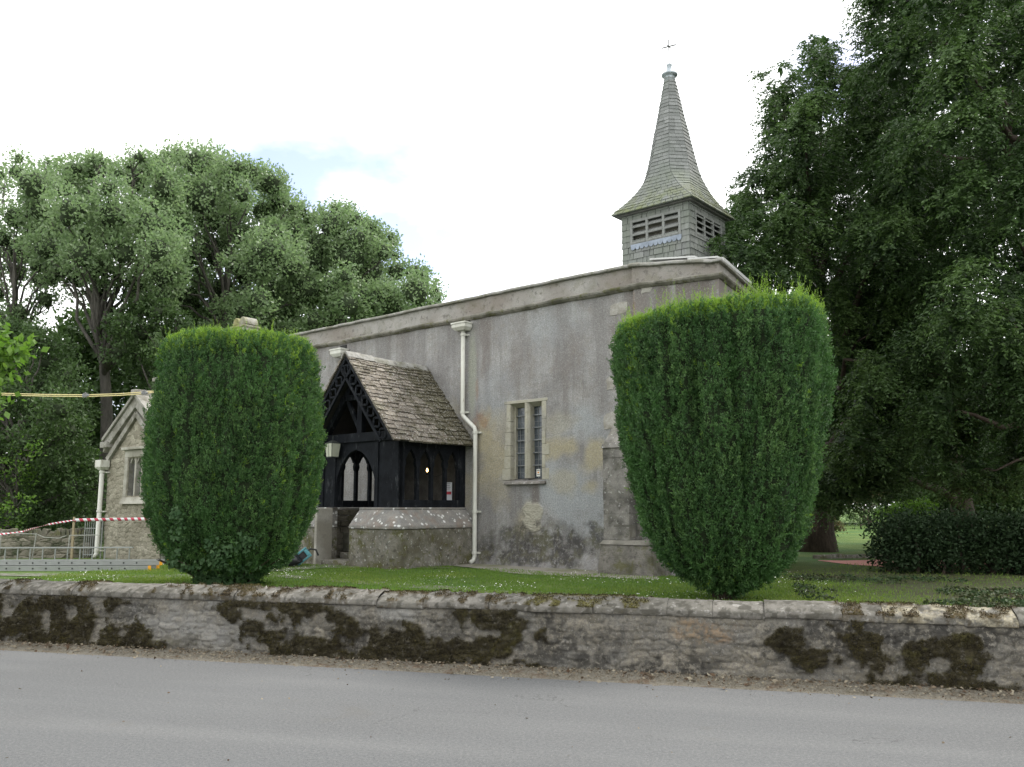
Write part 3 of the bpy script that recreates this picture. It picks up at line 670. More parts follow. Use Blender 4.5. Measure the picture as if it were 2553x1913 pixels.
blue = ell(xx, zz, [Z4(700, 1120, 220, 200, .8), Z4(830, 700, 200, 90, .7), Z4(880, 1280, 120, 100, .7), Z4(250, 560, 80, 120, .5), Z4(560, 100, 160, 120, .4)], 1.3, n5)
brown = ell(xx, zz, [Z4(200, 220, 25, 180, .8), Z4(510, 1110, 30, 90, 1), Z4(-700, 100, 60, 120, .5), Z4(1110, 20, 60, 160, .8), Z4(1180, -60, 60, 120, .8), Z4(1310, -70, 70, 160, 1), Z4(1420, -100, 90, 160, 1), Z4(1560, -120, 80, 150, 1), Z4(700, 280, 60, 260, .5), Z4(420, 200, 50, 240, .5), Z4(250, -90, 200, 50, .4), Z4(800, -120, 300, 50, .5), Z4(-850, 150, 50, 120, .7), Z4(-300, 100, 60, 150, .5), Z4(1000, 100, 40, 200, .35), Z4(-1000, 150, 80, 100, .5)], 1.0, fbm(np.stack([xx * 7, zz * 1.2, xx * 0], -1), 4, 90))
rust = ell(xx, zz, [Z4(1125, -10, 14, 120, 1), Z4(55, 420, 10, 200, .6), Z4(148, 500, 8, 170, .7), Z4(170, 670, 40, 50, .9)], .8, n9)
lime = ell(xx, zz, [Z4(118, 380, 24, 260, .9), Z4(130, 800, 20, 100, .4)], .5, .5 + 0 * n9)
m = MT("roughcast"); st = m.sep(m.attr('stain', 'Color'))
stk = m.noise(2.2, 5, .6, (1, 1, .13)); mot = m.noise(1.5, 5, .6)
c = m.mix(m.rng(mot, .40, .60), (.285, .278, .275), (.385, .38, .37)); c = m.mix(m.rng(m.noise(6, 5, .75, off=31), .48, .62, 0, .6), c, (.27, .245, .215)); c = m.mix(m.rng(stk, .46, .60, 0, .75), c, (.215, .205, .20)); c = m.mix(m.rng(m.noise(9, 4, .6, (1, 1, .05), off=41), .54, .64, 0, .45), c, (.19, .175, .165))
c = m.mix(m.math('MULTIPLY', m.attr('blue'), .9), c, (.40, .43, .45))
c = m.mix(m.math('MULTIPLY', st[1], .95), c, (.43, .375, .235))
c = m.mix(m.math('MULTIPLY', m.attr('lime'), .8), c, (.34, .36, .28))
c = m.mix(m.math('MULTIPLY', m.attr('brown'), .8), c, (.155, .125, .11))
c = m.mix(m.math('MULTIPLY', m.attr('rust'), .7), c, (.30, .17, .09))
sp = m.noise(38, 6, .95); c = m.mix(m.rng(sp, .40, .56, .7, 0), c, (.12, .115, .11)); c = m.mix(m.rng(m.noise(42, 6, .9, off=4), .53, .66, 0, .7), c, (.52, .51, .49))
c = m.mix(m.math('MULTIPLY', st[2], .9), c, m.mix(m.noise(12, 5, .6), (.36, .34, .27), (.48, .46, .38)))
dk = m.math('MULTIPLY', st[0], m.rng(m.noise(11, 6, .8, off=3), .36, .50))
c = m.mix(m.math('MULTIPLY', dk, .85), c, m.mix(m.rng(m.noise(4, 4, .7, off=7), .45, .6), (.045, .042, .04), (.09, .085, .045)))
m.col(c); m.rough(.95)
m.bump(m.math('ADD', m.noise(120, 3, .8), m.math('ADD', m.noise(9, 4, .6), m.math('MULTIPLY', m.noise(9, 3, .5, (1, 1, 2.4), dist=1.5), m.math('MULTIPLY', st[2], 5)))), .75, .02); M_CAST = m.m
stn = np.stack([dark, och, pale, np.ones_like(dark)], -1).reshape(-1, 4)
nw = mesh_np('nave_wall', P, fq, M_CAST, church, color=stn, smooth=True)
for k_, v_ in (('blue', blue), ('brown', brown), ('rust', rust), ('lime', lime)): add_attr(nw, k_, v_)

WD = np.array([-.187, .982])            # the west wall runs off at a slight skew
LW = 5.0
M_CASTP = stone_mat("roughcast_plain", (.28, .27, .26), (.34, .33, .315), (.20, .175, .16), 1.5, 0, 0, .6)
mb = MB()
wx, wy = WD * LW
mb.prism([(0, -.2, -.12), (wx, wy, -.12), (XE, wy, -.12), (XE, .04, -.12), (WX[0] - .3, .04, -.12), (WX[0] - .3, .5, -.12), (WX[1] + .3, .5, -.12), (WX[1] + .3, .04, -.12), (-.12, .04, -.12), (-.12, -.1, -.12)],
         [(0, -.1, 4.94), (wx, wy, 4.94), (XE, wy, 5.05), (XE, .04, 5.05), (WX[0] - .3, .04, 5.05), (WX[0] - .3, .5, 5.05), (WX[1] + .3, .5, 5.05), (WX[1] + .3, .04, 5.05), (-.12, .04, 4.94), (-.12, -.1, 4.94)])
mb.build('outer_walls', M_CASTP, church)

# parapet, string course and coping follow the wall round the step and the corner
M_STR = stone_mat("string_course", (.22, .21, .185), (.32, .30, .26), (.12, .115, .085), 7, .6, .7, .8)
M_PAR = stone_mat("parapet_render", (.30, .29, .27), (.38, .36, .335), (.24, .21, .185), 2.5, .55, .2, .8)
M_PCOP = stone_mat("parapet_coping", (.27, .265, .25), (.35, .34, .31), (.16, .155, .12), 7, .55, .35, .7, .25)
def along(pr, name, mat, sag=.006, jit=.004, seed=0, joint=None):
    """sweep a profile (out, z) along the south wall, the step, and the skewed west wall"""
    g = np.random.default_rng(seed); path = [(XE, 0)]
    for x in np.arange(XE + .12, STEP, .12): path.append((x, 0))
    path += [(STEP - .02, 0), (STEP + .02, -.1)]
    for x in np.arange(STEP + .12, -.05, .12): path.append((x, -.1))
    path += [(0, -.1)]
    for s in np.arange(.12, LW, .12): path.append((WD[0] * s, -.1 + WD[1] * s))
    path = np.array(path); n = len(path); vs = []; k = len(pr)
    for i, p in enumerate(path):
        d0 = unit(path[i] - path[i - 1]) if i else np.array([1, 0]); d1 = unit(path[i + 1] - path[i]) if i < n - 1 else d0
        if abs(d0[0] * d1[1] - d0[1] * d1[0]) > .3 or i == 0: b = d0 + d1
        else: b = d0 + d1
        b = unit(b); nrm = np.array([b[1], -b[0]]); sc = min(1.6, 1 / max(.5, float(np.dot(nrm, np.array([d0[1], -d0[0]])))))
        if STEP - .1 < p[0] < STEP + .1 and p[1] > -.11 and i < n - 60: nrm = np.array([0, -1.0]); sc = 1
        wob = g.normal(0, jit); wz = (vnoise(np.array([[i * .35, 0, 0]]), seed)[0] - .5) * sag * 2
        for (o_, z_) in pr: vs.append((p[0] + nrm[0] * (o_ * sc + wob), p[1] + nrm[1] * (o_ * sc + wob), z_ + wz - (.10 + .16 * min(1, max(0, (z_ - 5.13) / .35))) * (min(1, max(0, (p[0] + 1.95) / 1.95)) if i < n - int(LW / .12) - 2 else 1)))
    fs = [(i * k + j, (i + 1) * k + j, (i + 1) * k + (j + 1) % k, i * k + (j + 1) % k) for i in range(n - 1) for j in range(k)]
    fs += [tuple(range(k)), tuple((n - 1) * k + j for j in range(k - 1, -1, -1))]
    me = bpy.data.meshes.new(name); me.from_pydata(vs, [], fs); me.materials.append(mat); o = bpy.data.objects.new(name, me); COL.objects.link(o); o.parent = church; return o
along([(-.02, 5.03), (.03, 5.035), (.085, 5.075), (.095, 5.105), (.05, 5.135), (.012, 5.15), (-.02, 5.15)], 'string_course', M_STR, .008, .006, 3)
along([(-.28, 5.06), (.005, 5.06), (.0, 5.47), (-.28, 5.47)], 'parapet', M_PAR, .002, .002, 5)
along([(-.32, 5.47), (.055, 5.47), (.07, 5.485), (.068, 5.515), (.04, 5.535), (-.10, 5.575), (-.32, 5.55)], 'parapet_coping', M_PCOP, .008, .005, 6)
M_LEAD = plain("lead_sheet", (.34, .36, .38), .5, .3, var=.15, sc=5)
mb = MB(); mb.prism([(XE, .25, 5.12), (-.4, .25, 4.98), (wx - .3, wy, 4.98), (XE, wy, 5.12)], [(XE, 2.9, 5.62), (-1.0, 2.9, 5.62), (-1.0, 3.2, 5.62), (XE, 3.2, 5.62)])
mb.build('nave_roof', M_LEAD, church)
M_FLASH = plain("pale_flashing", (.50, .50, .49), .6, var=.08)
mb = MB()
p0 = np.array([.03, -.12]); mb.bar((-.62, .1, 5.41), (-.05, .1, 5.34), .22, .03); mb.bar((-.05, .15, 5.34), (WD[0] * 1.9 - .03, .15 + WD[1] * 1.9, 5.34), .05, .06)
mb.bar((-1.40, .16, 5.56), (-.5, .16, 5.44), .26, .03)
mb.build('roof_flashing', M_FLASH, church)

# patched stones showing through the render
M_PALE = stone_mat("quoin_stone", (.36, .345, .31), (.45, .43, .39), (.27, .25, .21), 14, .25, 0, .8)
def patch(mb, x, y, wpx, hpx, off=.012):
    X, Z = wallpt(x, y); X2, _ = wallpt(x + wpx, y); _, Z2 = wallpt(x, y + hpx)
    yb = -.10 if X > STEP else 0
    n = 10; lo = []; hi = []
    for i in range(n):
        t = i / n; q = t * 4; sx, sz = ((q, 0) if q < 1 else (1, q - 1) if q < 2 else (3 - q, 1) if q < 3 else (0, 4 - q))
        px_ = X + (X2 - X) * sx + random.uniform(-.012, .012); pz_ = Z2 + (Z - Z2) * sz + random.uniform(-.012, .012)
        lo.append((px_, yb + .03, pz_)); hi.append((px_ + (.01 if sx < .5 else -.01), yb - off, pz_ + (.01 if sz < .5 else -.01)))
    mb.prism(lo, hi)
for (x, y, a_, b_) in ((1521, 758, 46, 30), (1519, 842, 26, 46), (1512, 940, 22, 34), (1505, 1030, 34, 42), (1605, 712, 30, 24)): mb = MB(); patch(mb, x, y, a_, b_); mb.build('quoin_stone', M_PALE, church)

# buttress: weathered stone, stepping out over a rough plinth
M_BUT = stone_mat("buttress_stone", (.20, .19, .175), (.30, .285, .26), (.10, .095, .085), 8, .7, .15, .9, .5)
M_BUT2 = stone_mat("buttress_quoin", (.19, .18, .155), (.27, .255, .22), (.11, .105, .09), 5, .6, .1, .8)
mb = MB(); bx0, bx1 = -2.12, -1.60
def stack(mb, lv, x0, x1, y1, tops):
    z = lv[0]
    for zz_, (f0, f1) in zip(lv[1:], tops):
        a_, b_ = random.uniform(-.006, .006), random.uniform(-.006, .006)
        mb.prism([(x0 + a_, -f0 + b_, z), (x1 + a_, -f0 + b_, z), (x1 + a_, y1, z), (x0 + a_, y1, z)], [(x0 + a_, -f1 + b_, zz_ - .001), (x1 + a_, -f1 + b_, zz_ - .001), (x1 + a_, y1, zz_ - .001), (x0 + a_, y1, zz_ - .001)]); z = zz_
stack(mb, [.58, .80, 1.02, 1.25, 1.44, 1.62, 1.80, 1.98, 2.16], bx0, bx1, 0, [(.5, .5)] * 8)
mb.build('buttress', M_BUT, church, .003)
mb = MB(); mb.prism([(bx0 - .02, -.54, 2.15), (bx1 + .02, -.54, 2.15), (bx1 + .02, -.02, 2.15), (bx0 - .02, -.02, 2.15)], [(bx0 - .01, -.50, 2.24), (bx1 + .01, -.50, 2.24), (bx1 + .01, -.02, 2.24), (bx0 - .01, -.02, 2.24)])
mb.prism([(bx0, -.48, 2.24), (bx1, -.48, 2.24), (bx1, -.02, 2.24), (bx0, -.02, 2.24)], [(bx0 + .02, -.14, 2.62), (bx1 - .02, -.14, 2.62), (bx1 - .02, -.06, 2.66), (bx0 + .02, -.06, 2.66)])
mb.build('buttress_cap', M_BUT, church, .015)
mb = MB(); mb.prism([(bx0 - .05, -.68, -.1), (-1.05, -.68, -.1), (-.95, -.05, -.1), (bx0 - .05, -.05, -.1)], [(bx0 - .03, -.58, .50), (-1.15, -.58, .50), (-1.15, -.05, .50), (bx0 - .03, -.05, .50)])
mb.build('buttress_plinth', stone_mat("plinth_rubble", (.15, .14, .125), (.23, .215, .19), (.08, .08, .045), 9, .7, .6, 1), church, .02)
mb = MB(); mb.prism([(bx0 - .05, -.60, .50), (-1.13, -.60, .50), (-1.13, -.05, .50), (bx0 - .05, -.05, .50)], [(bx0 - .01, -.51, .575), (-1.2, -.51, .575), (-1.2, -.05, .575), (bx0 - .01, -.05, .575)])
mb.box(bx0 + .20, bx1 + .003, -.503, -.3, .62, .84)
mb.build('buttress_offset', M_BUT2, church, .01)

# window
M_DRESS = stone_mat("window_stone", (.37, .35, .27), (.43, .41, .35), (.31, .30, .27), 4, .3, .15, .5)
x0, x1, z0, z1 = WX
mb = MB()
# jambs with a splayed face, built of separate blocks some of which tooth into the render
zb = [1.66, 1.88, 2.13, 2.34, 2.60, 2.82, 3.17]; tl = [.21, .16, .15, .14, .12, .10]; tr_ = [.17, .08, .18, .09, .10, .11]
for i in range(6):
    for (xa, xb, o) in ((x0 - tl[i], x0, 0), (x1, x1 + tr_[i], 0)):
        e = random.uniform(0, .004)
        mb.box(xa, xb, -.012 - e, .26, zb[i], zb[i + 1] - .004)
mb.box(x0 - .16, x1 + .14, -.016, .26, 3.17, 3.23)
f_ = mb.build('window_surround', M_DRESS, church, .008)
mb = MB(); mb.prism([(x0 - .12, -.07, 1.57), (x1 + .10, -.07, 1.57), (x1 + .10, .26, 1.57), (x0 - .12, .26, 1.57)], [(x0 - .12, -.06, 1.62), (x1 + .10, -.06, 1.62), (x1 + .10, .26, 1.70), (x0 - .12, .26, 1.70)])
mb.build('window_sill', stone_mat("sill_stone", (.24, .22, .20), (.33, .31, .29), (.14, .13, .12), 14, .5, .1, .9, .8), f_, .01)
xm = (x0 + x1) / 2
mb = MB(); mb.prism([(xm - .065, .05, 1.69), (xm - .025, -.01, 1.69), (xm + .025, -.01, 1.69), (xm + .065, .05, 1.69), (xm + .065, .22, 1.69), (xm - .065, .22, 1.69)], [(xm - .065, .05, 3.17), (xm - .025, -.01, 3.17), (xm + .025, -.01, 3.17), (xm + .065, .05, 3.17), (xm + .065, .22, 3.17), (xm - .065, .22, 3.17)])
mb.prism([(x0, .02, 3.17), (x0, .15, 3.17), (x0, .15, 3.10)], [(x1, .02, 3.17), (x1, .15, 3.17), (x1, .15, 3.10)])
mb.box(x0, x0 + .035, .12, .2, 1.69, 3.17); mb.box(x1 - .03, x1, .12, .2, 1.69, 3.17)
mb.build('mullion', M_DRESS, f_, 0)
m = MT("window_glass"); m.col(m.mix(m.rng(m.noise(4, 4, .6, (1, 1, .5)), .4, .62), (.035, .045, .055), (.10, .115, .13))); m.rough(m.rng(m.noise(14, 3, .6), .3, .7, .05, .3)); m.b.inputs['Specular IOR Level'].default_value = .8
m.bump(m.noise(7, 3, .6), .35, .02); M_GLASS = m.m
M_LEADC = plain("window_lead", (.20, .21, .215), .5, .2)
for (a_, b_) in ((x0, xm - .06), (xm + .06, x1)):
    mb = MB()
    ncol, nrow = 3, 12
    for i in range(ncol):
        for j in range(nrow):
            xa = a_ + (b_ - a_) * i / ncol; xb = a_ + (b_ - a_) * (i + 1) / ncol; za = 1.69 + 1.48 * j / nrow; zc = 1.69 + 1.48 * (j + 1) / nrow
            t = [random.uniform(-.004, .004) for _ in range(4)]
            n = len(mb.v); mb.v += [(xa, .185 + t[0], za), (xb, .185 + t[1], za), (xb, .185 + t[2], zc), (xa, .185 + t[3], zc)]; mb.f.append((n, n + 1, n + 2, n + 3))
    mb.build('window_pane', M_GLASS, f_)
    mb = MB()
    for i in range(1, ncol): mb.box(a_ + (b_ - a_) * i / ncol - .004, a_ + (b_ - a_) * i / ncol + .004, .168, .18, 1.69, 3.17)
    for j in range(1, nrow): mb.box(a_, b_, .172, .18, 1.69 + 1.48 * j / nrow - .003, 1.69 + 1.48 * j / nrow + .003)
    for j in range(1, 6): mb.box(a_, b_, .13, .147, 1.69 + 1.48 * j / 6 + .0, 1.69 + 1.48 * j / 6 + .018)
    mb.build('glazing_bars', M_LEADC, f_)
mb = MB(); mb.box(x0 - .2, x1 + .2, .49, .52, 1.5, 3.3); mb.build('dark_interior', plain("dark_interior", (.012, .012, .012), .9), f_)

# rainwater goods: off-white hoppers and downpipe
mpp = MT("painted_pipe"); m = mpp; c = m.mix(m.rng(m.noise(3, 5, .7, (1, 1, .3)), .4, .65), (.60, .60, .55), (.48, .475, .42)); c = m.mix(m.rng(m.noise(14, 6, .8, (1, 1, .25), off=3), .56, .68, 0, .6), c, (.24, .19, .13)); m.col(c); m.rough(.6); M_PIPE = m.m
M_PIPED = plain("drain_hole", (.03, .03, .028), .9)
pw = .045
X1_, _ = wallpt(1160, 900); yf = -.10
p = MB(); xa = -5.86; xb = -5.50
p.tube([(xa, yf, 4.82), (xa, yf, 3.06), (xa + .02, yf, 3.0), (xb - .02, yf, 2.74), (xb, yf, 2.68), (xb, yf, .16), (xb - .01, yf - .02, .08), (xb - .03, yf - .1, .03)], pw, 12)
pipe = p.build('downpipe', M_PIPE, church, 0, True)
p = MB()
for (X_, z) in ((xa, 4.70), (xa, 3.06), (xb, 2.62), (xb, 1.02), (xb, .2)):
    p = MB(); p.lathe((X_, yf, z), [(pw + .012, 0), (pw + .012, .05)], 12); p.box(X_ - .1, X_ + .1, -.058, -.01, z + .005, z + .04); p.build('pipe_collar', M_PIPE, pipe)

def hopper(X, Z, wd, hh, parent):
    q = MB(); q.prism([(X - wd * .36, -.2, Z), (X + wd * .36, -.2, Z), (X + wd * .36, -.02, Z), (X - wd * .36, -.02, Z)], [(X - wd / 2, -.25, Z + hh * .35), (X + wd / 2, -.25, Z + hh * .35), (X + wd / 2, -.02, Z + hh * .35), (X - wd / 2, -.02, Z + hh * .35)])
    q.box(X - wd / 2, X + wd / 2, -.25, -.02, Z + hh * .35, Z + hh * .8); q.box(X - wd / 2 - .015, X + wd / 2 + .015, -.265, -.02, Z + hh * .8, Z + hh)
    h_ = q.build('hopper', M_PIPE, parent, .004)
    q = MB(); q.box(X - .10, X + .12, -.025, .05, Z + hh + .02, Z + hh + .11); q.build('outlet', M_PIPED, h_ if parent is church else parent)
hopper(-5.87, 4.81, .38, .17, pipe)
hopper(-9.90, 4.70, .40, .19, church)

# ---------------- belfry and spire
BX, BY, BS = -2.175, 2.36, .775            # centre, half side
M_SH = MT("oak_shingle"); m = M_SH
c = m.mix(m.attr('rnd'), (.16, .165, .16), (.25, .255, .25)); c = m.mix(m.rng(m.noise(1.6, 4, .6), .42, .66), c, (.18, .195, .175))
c = m.mix(m.rng(m.noise(30, 4, .7, (1, 1, .15)), .4, .65, 0, .5), c, (.12, .13, .12))
zg = m.t.nodes.new("ShaderNodeSeparateXYZ"); m.t.links.new(m.tc.outputs['Object'], zg.inputs[0])
mo = m.math('MULTIPLY', m.math('MULTIPLY', m.rng(zg.outputs[2], 8.0, 7.15, 0, 1), m.rng(zg.outputs[2], 7.08, 7.12, .12, 1)), m.rng(m.noise(3, 5, .7, off=2), .38, .6)); c = m.mix(m.math('MULTIPLY', mo, .7), c, (.15, .17, .06))
m.col(c); m.rough(.85); m.bump(m.noise(40, 4, .6, (1, 1, .15)), .5, .01); M_SH = m.m
def shingles(P0, P1, Q0, Q1, n, th, g, V_, F_, Rn, nrm, lap=.012):
    """one course between bottom edge P0-P1 and top edge Q0-Q1, split into n wedges"""
    cuts = np.concatenate([[0], np.sort((np.arange(1, n) + g.uniform(-.3, .3, n - 1)) / n), [1]])
    for i in range(n):
        a_, b_ = cuts[i] + .004, cuts[i + 1] - .004; dz = g.uniform(-.35, .15) * lap; t = th * g.uniform(.6, 1.25)
        p0 = P0 + (P1 - P0) * a_; p1 = P0 + (P1 - P0) * b_; q0 = Q0 + (Q1 - Q0) * a_; q1 = Q0 + (Q1 - Q0) * b_
        dn = unit(P0 - Q0) * (lap + dz); p0 = p0 + dn; p1 = p1 + dn
        k = len(V_); V_ += [p0 + nrm * t, p1 + nrm * t, q1 + nrm * .004, q0 + nrm * .004, p0 - nrm * .01, p1 - nrm * .01]
        F_ += [(k, k + 1, k + 2, k + 3), (k + 4, k + 5, k + 1, k), (k + 4, k, k + 3, k + 3), (k + 1, k + 5, k + 2, k + 2)]; Rn += [g.random()] * 6
def build_sh(name, V_, F_, Rn, mat, parent):
    me = bpy.data.meshes.new(name); me.from_pydata([tuple(v) for v in V_], [], [tuple(dict.fromkeys(f)) for f in F_]); me.materials.append(mat)
    a_ = me.attributes.new('rnd', 'FLOAT', 'POINT'); a_.data.foreach_set('value', np.array(Rn, np.float32)); o = bpy.data.objects.new(name, me); COL.objects.link(o); o.parent = parent; return o
gs = np.random.default_rng(12)
core = MB(); core.box(BX - BS + .02, BX + BS - .02, BY - BS + .02, BY + BS - .02, 5.2, 6.44); core.box(BX - BS + .02, BX + BS - .02, BY - BS + .02, BY + BS - .02, 6.94, 7.16)
for sx in (-1, 1):
    for sy in (-1, 1): core.box(BX + sx * (BS - .11) - .09, BX + sx * (BS - .11) + .09, BY + sy * (BS - .11) - .09, BY + sy * (BS - .11) + .09, 6.44, 6.94)
belfry = core.build('belfry', plain("belfry_core", (.10, .105, .10), .9), church)
V_, F_, Rn = [], [], []
faces4 = [((-1, -1), (1, -1), (0, -1)), ((1, -1), (1, 1), (1, 0)), ((1, 1), (-1, 1), (0, 1)), ((-1, 1), (-1, -1), (-1, 0))]
def L3(x, y, z): return np.array([x, y, z], float)
cz = [5.25, 5.38, 5.51, 5.64, 5.77, 5.90, 6.03, 6.16, 6.29, 6.42, 6.545, 6.67, 6.80, 6.93, 7.06, 7.18]
for (c0, c1, nn) in faces4:
    nrm = L3(nn[0], nn[1], 0)
    for i in range(len(cz) - 1):
        a_ = L3(BX + c0[0] * BS, BY + c0[1] * BS, cz[i]); b_ = L3(BX + c1[0] * BS, BY + c1[1] * BS, cz[i]); up = L3(0, 0, cz[i + 1] - cz[i])
        if cz[i] < 6.43: shingles(a_, b_, a_ + up, b_ + up, 10, .02, gs, V_, F_, Rn, nrm)
        else:
            if cz[i + 1] > 6.95: shingles(a_, b_, a_ + up, b_ + up, 10, .02, gs, V_, F_, Rn, nrm)
            else:
                for (t0, t1) in ((0, .15), (.865, 1)): shingles(a_ + (b_ - a_) * t0, a_ + (b_ - a_) * t1, a_ + (b_ - a_) * t0 + up, a_ + (b_ - a_) * t1 + up, 2, .02, gs, V_, F_, Rn, nrm)
build_sh('wall_shingles', V_, F_, Rn, M_SH, belfry)
M_SLAT = plain("weathered_louvre", (.21, .215, .205), .85, var=.2, sc=12); M_BACK = plain("louvre_board", (.30, .27, .26), .9)
fr = MB(); slt = []
for (c0, c1, nn) in faces4:
    a_ = np.array([BX + c0[0] * BS, BY + c0[1] * BS]); b_ = np.array([BX + c1[0] * BS, BY + c1[1] * BS]); n2 = np.array(nn, float); d_ = b_ - a_
    def F3(t, o, z): q = a_ + d_ * t + n2 * o; return (q[0], q[1], z)
    for t in (.15, .385, .63, .865): fr.bar(F3(t, .0, 6.42), F3(t, .0, 6.95), .05, .05, (n2[0], n2[1], 0))
    fr.bar(F3(.13, 0, 6.445), F3(.885, 0, 6.445), .06, .045, (n2[0], n2[1], 0)) ; fr.bar(F3(.13, 0, 6.945), F3(.885, 0, 6.945), .05, .04, (n2[0], n2[1], 0))
    for k, (t0, t1) in enumerate(((.15, .385), (.385, .63), (.63, .865))):
        s_ = MB()
        for z in ((6.50, 6.665, 6.83) if nn[1] else (6.50, 6.63, 6.76, 6.88)):
            w_ = .08
            s_.prism([F3(t0 + .015, .03, z - .035), F3(t1 - .015, .03, z - .035), F3(t1 - .015, -.09, z + w_ - .01), F3(t0 + .015, -.09, z + w_ - .01)],
                     [F3(t0 + .015, .035, z - .012), F3(t1 - .015, .035, z - .012), F3(t1 - .015, -.09, z + w_ + .015), F3(t0 + .015, -.09, z + w_ + .015)])
        slt.append(s_)
fr.build('louvre_frame', M_SLAT, belfry)
for s_ in slt: s_.build('louvre', M_SLAT, belfry)
bb = MB(); bb.box(BX - BS + .14, BX + BS - .14, BY - BS + .13, BY - BS + .15, 6.44, 6.94); bb.build('louvre_backing', M_BACK, belfry)
sc_ = MB()
for i in range(11):                         # scalloped lead band under the south louvres
    t = .14 + .75 * (i + .5) / 11; xc = BX - BS + t * 2 * BS; hw = .75 * 2 * BS / 22; ring = [(xc + hw * math.cos(q), BY - BS - .032, 6.40 + min(0, math.sin(q)) * .07) for q in np.linspace(math.pi, 2 * math.pi, 7)] + [(xc + hw, BY - BS - .032, 6.45), (xc - hw, BY - BS - .032, 6.45)]
    sc_.prism([(a, b + .012, c) for a, b, c in ring], ring)
sc_.build('scalloped_lead', plain("scalloped_lead", (.24, .275, .33), .6, .1), belfry)
# spire: broached, square at the eaves turning octagonal
SP = [(7.12, .93, 0), (7.17, .915, 0.02), (7.27, .835, .10), (7.42, .735, .25), (7.56, .665, .42), (7.70, .61, .60), (7.86, .56, .80), (8.04, .515, .95), (8.35, .45, 1), (8.7, .382, 1), (9.0, .328, 1), (9.3, .265, 1), (9.8, .175, 1), (10.28, .085, 1)]
sz_, sa_, sc8 = [np.array([q[i] for q in SP]) for i in range(3)]
def oct_ring(z):
    a_ = float(np.interp(z, sz_, sa_)); k = float(np.interp(z, sz_, sc8)); cut = a_ * (1 - math.tan(math.pi / 8)) * k; cut = max(cut, .004)
    pts = []
    for (sx, sy, first) in ((1, -1, 0), (1, 1, 1), (-1, 1, 0), (-1, -1, 1)):
        p_ = (sx * (a_ - cut), sy * a_); q_ = (sx * a_, sy * (a_ - cut)); pts += [p_, q_] if first == 0 else [q_, p_]
    return [L3(BX + x, BY + y, z) for x, y in pts]
mb = MB(); zs_ = np.concatenate([np.linspace(7.125, 7.8, 10), np.linspace(7.95, 10.28, 12)])
for i in range(len(zs_) - 1): mb.prism([tuple(v) for v in oct_ring(zs_[i])], [tuple(v) for v in oct_ring(zs_[i + 1])])
spire = mb.build('spire', plain("spire_core", (.12, .13, .12), .9), church)
mb = MB(); mb.box(BX - .86, BX + .86, BY - .86, BY + .86, 7.09, 7.13); mb.build('eaves_soffit', plain("soffit", (.13, .13, .12), .9), spire)
V_, F_, Rn = [], [], []
cz = [7.125]
while cz[-1] < 10.26: cz.append(cz[-1] + (.075 if cz[-1] < 7.7 else .085))
for i in range(len(cz) - 1):
    A_, B_ = oct_ring(cz[i]), oct_ring(min(cz[i + 1], 10.28))
    for k in range(8):
        a_, b_, c_, d_ = A_[k], A_[(k + 1) % 8], B_[(k + 1) % 8], B_[k]; wdt = np.linalg.norm(b_ - a_)
        nrm = unit(np.cross(b_ - a_, d_ - a_)) if wdt > .02 else unit(np.cross(c_ - a_, d_ - a_)); 
        if np.dot(nrm[:2], (a_[:2] + b_[:2]) / 2 - np.array([BX, BY])) < 0: nrm = -nrm
        shingles(a_, b_, d_, c_, max(1, int(round(wdt / .14))), .016, gs, V_, F_, Rn, nrm, .01)
build_sh('spire_shingles', V_, F_, Rn, M_SH, spire)
mb = MB(); mb.lathe((BX, BY, 10.14), [(.125, 0), (.105, .12), (.105, .13), (.165, .14), (.175, .16), (.17, .18), (.12, .21), (.08, .23), (.06, .26), (.05, .36), (.06, .38), (.06, .40), (.02, .42), (.008, .45)], 16)
mb.build('finial_cap', plain("finial_lead", (.36, .40, .43), .5, .2, var=.2), spire, 0, True)
mb = MB(); mb.tube([(BX, BY, 10.58), (BX, BY, 11.12)], .011, 6)
mb.bar((BX - .17, BY, 10.98), (BX + .17, BY, 10.94), .020, .020); mb.bar((BX, BY - .1, 10.96), (BX, BY + .1, 10.96), .014, .014)
for s_ in (-1, 1): mb.tube([(BX + s_ * .17, BY, 10.96 - s_ * .02), (BX + s_ * .2, BY, 10.96 - s_ * .022)], [.007, .003], 6)
mb.build('cross', plain("iron_cross", (.12, .12, .12), .6, .4), spire)

# ---------------- porch
M_TIM = MT("tarred_oak"); m = M_TIM
c = m.mix(m.rng(m.noise(5, 5, .7), .35, .65), (.004, .005, .007), (.011, .013, .017)); c = m.mix(m.rng(m.noise(9, 6, .8, (1, 1, .25), off=4), .56, .70, 0, .8), c, (.085, .09, .095))
m.b.inputs['Specular IOR Level'].default_value = .15; m.col(c); m.rough(.8); m.bump(m.noise(30, 4, .6, (1, 1, .2)), .4, .01); M_TIM = m.m
RXp, RZp, EXr, EXl, EZ = -7.06, 4.19, -5.62, -8.50, 2.42
FV = -1.85                                  # front frame of the porch
pc = -7.14                                  # centre of the arch
T = MB()
ax0, ax1, zbot, ztp = -8.26, -5.86, 1.13, 2.42
def arch_hw(z, hw, zs, za):
    if z <= zs: return hw
    t = min(1, (z - zs) / (za - zs)); return hw * math.sqrt(max(0, 1 - t ** 1.7)) * (1 - .12 * t)
T0 = T; T = MB(); nr = 26
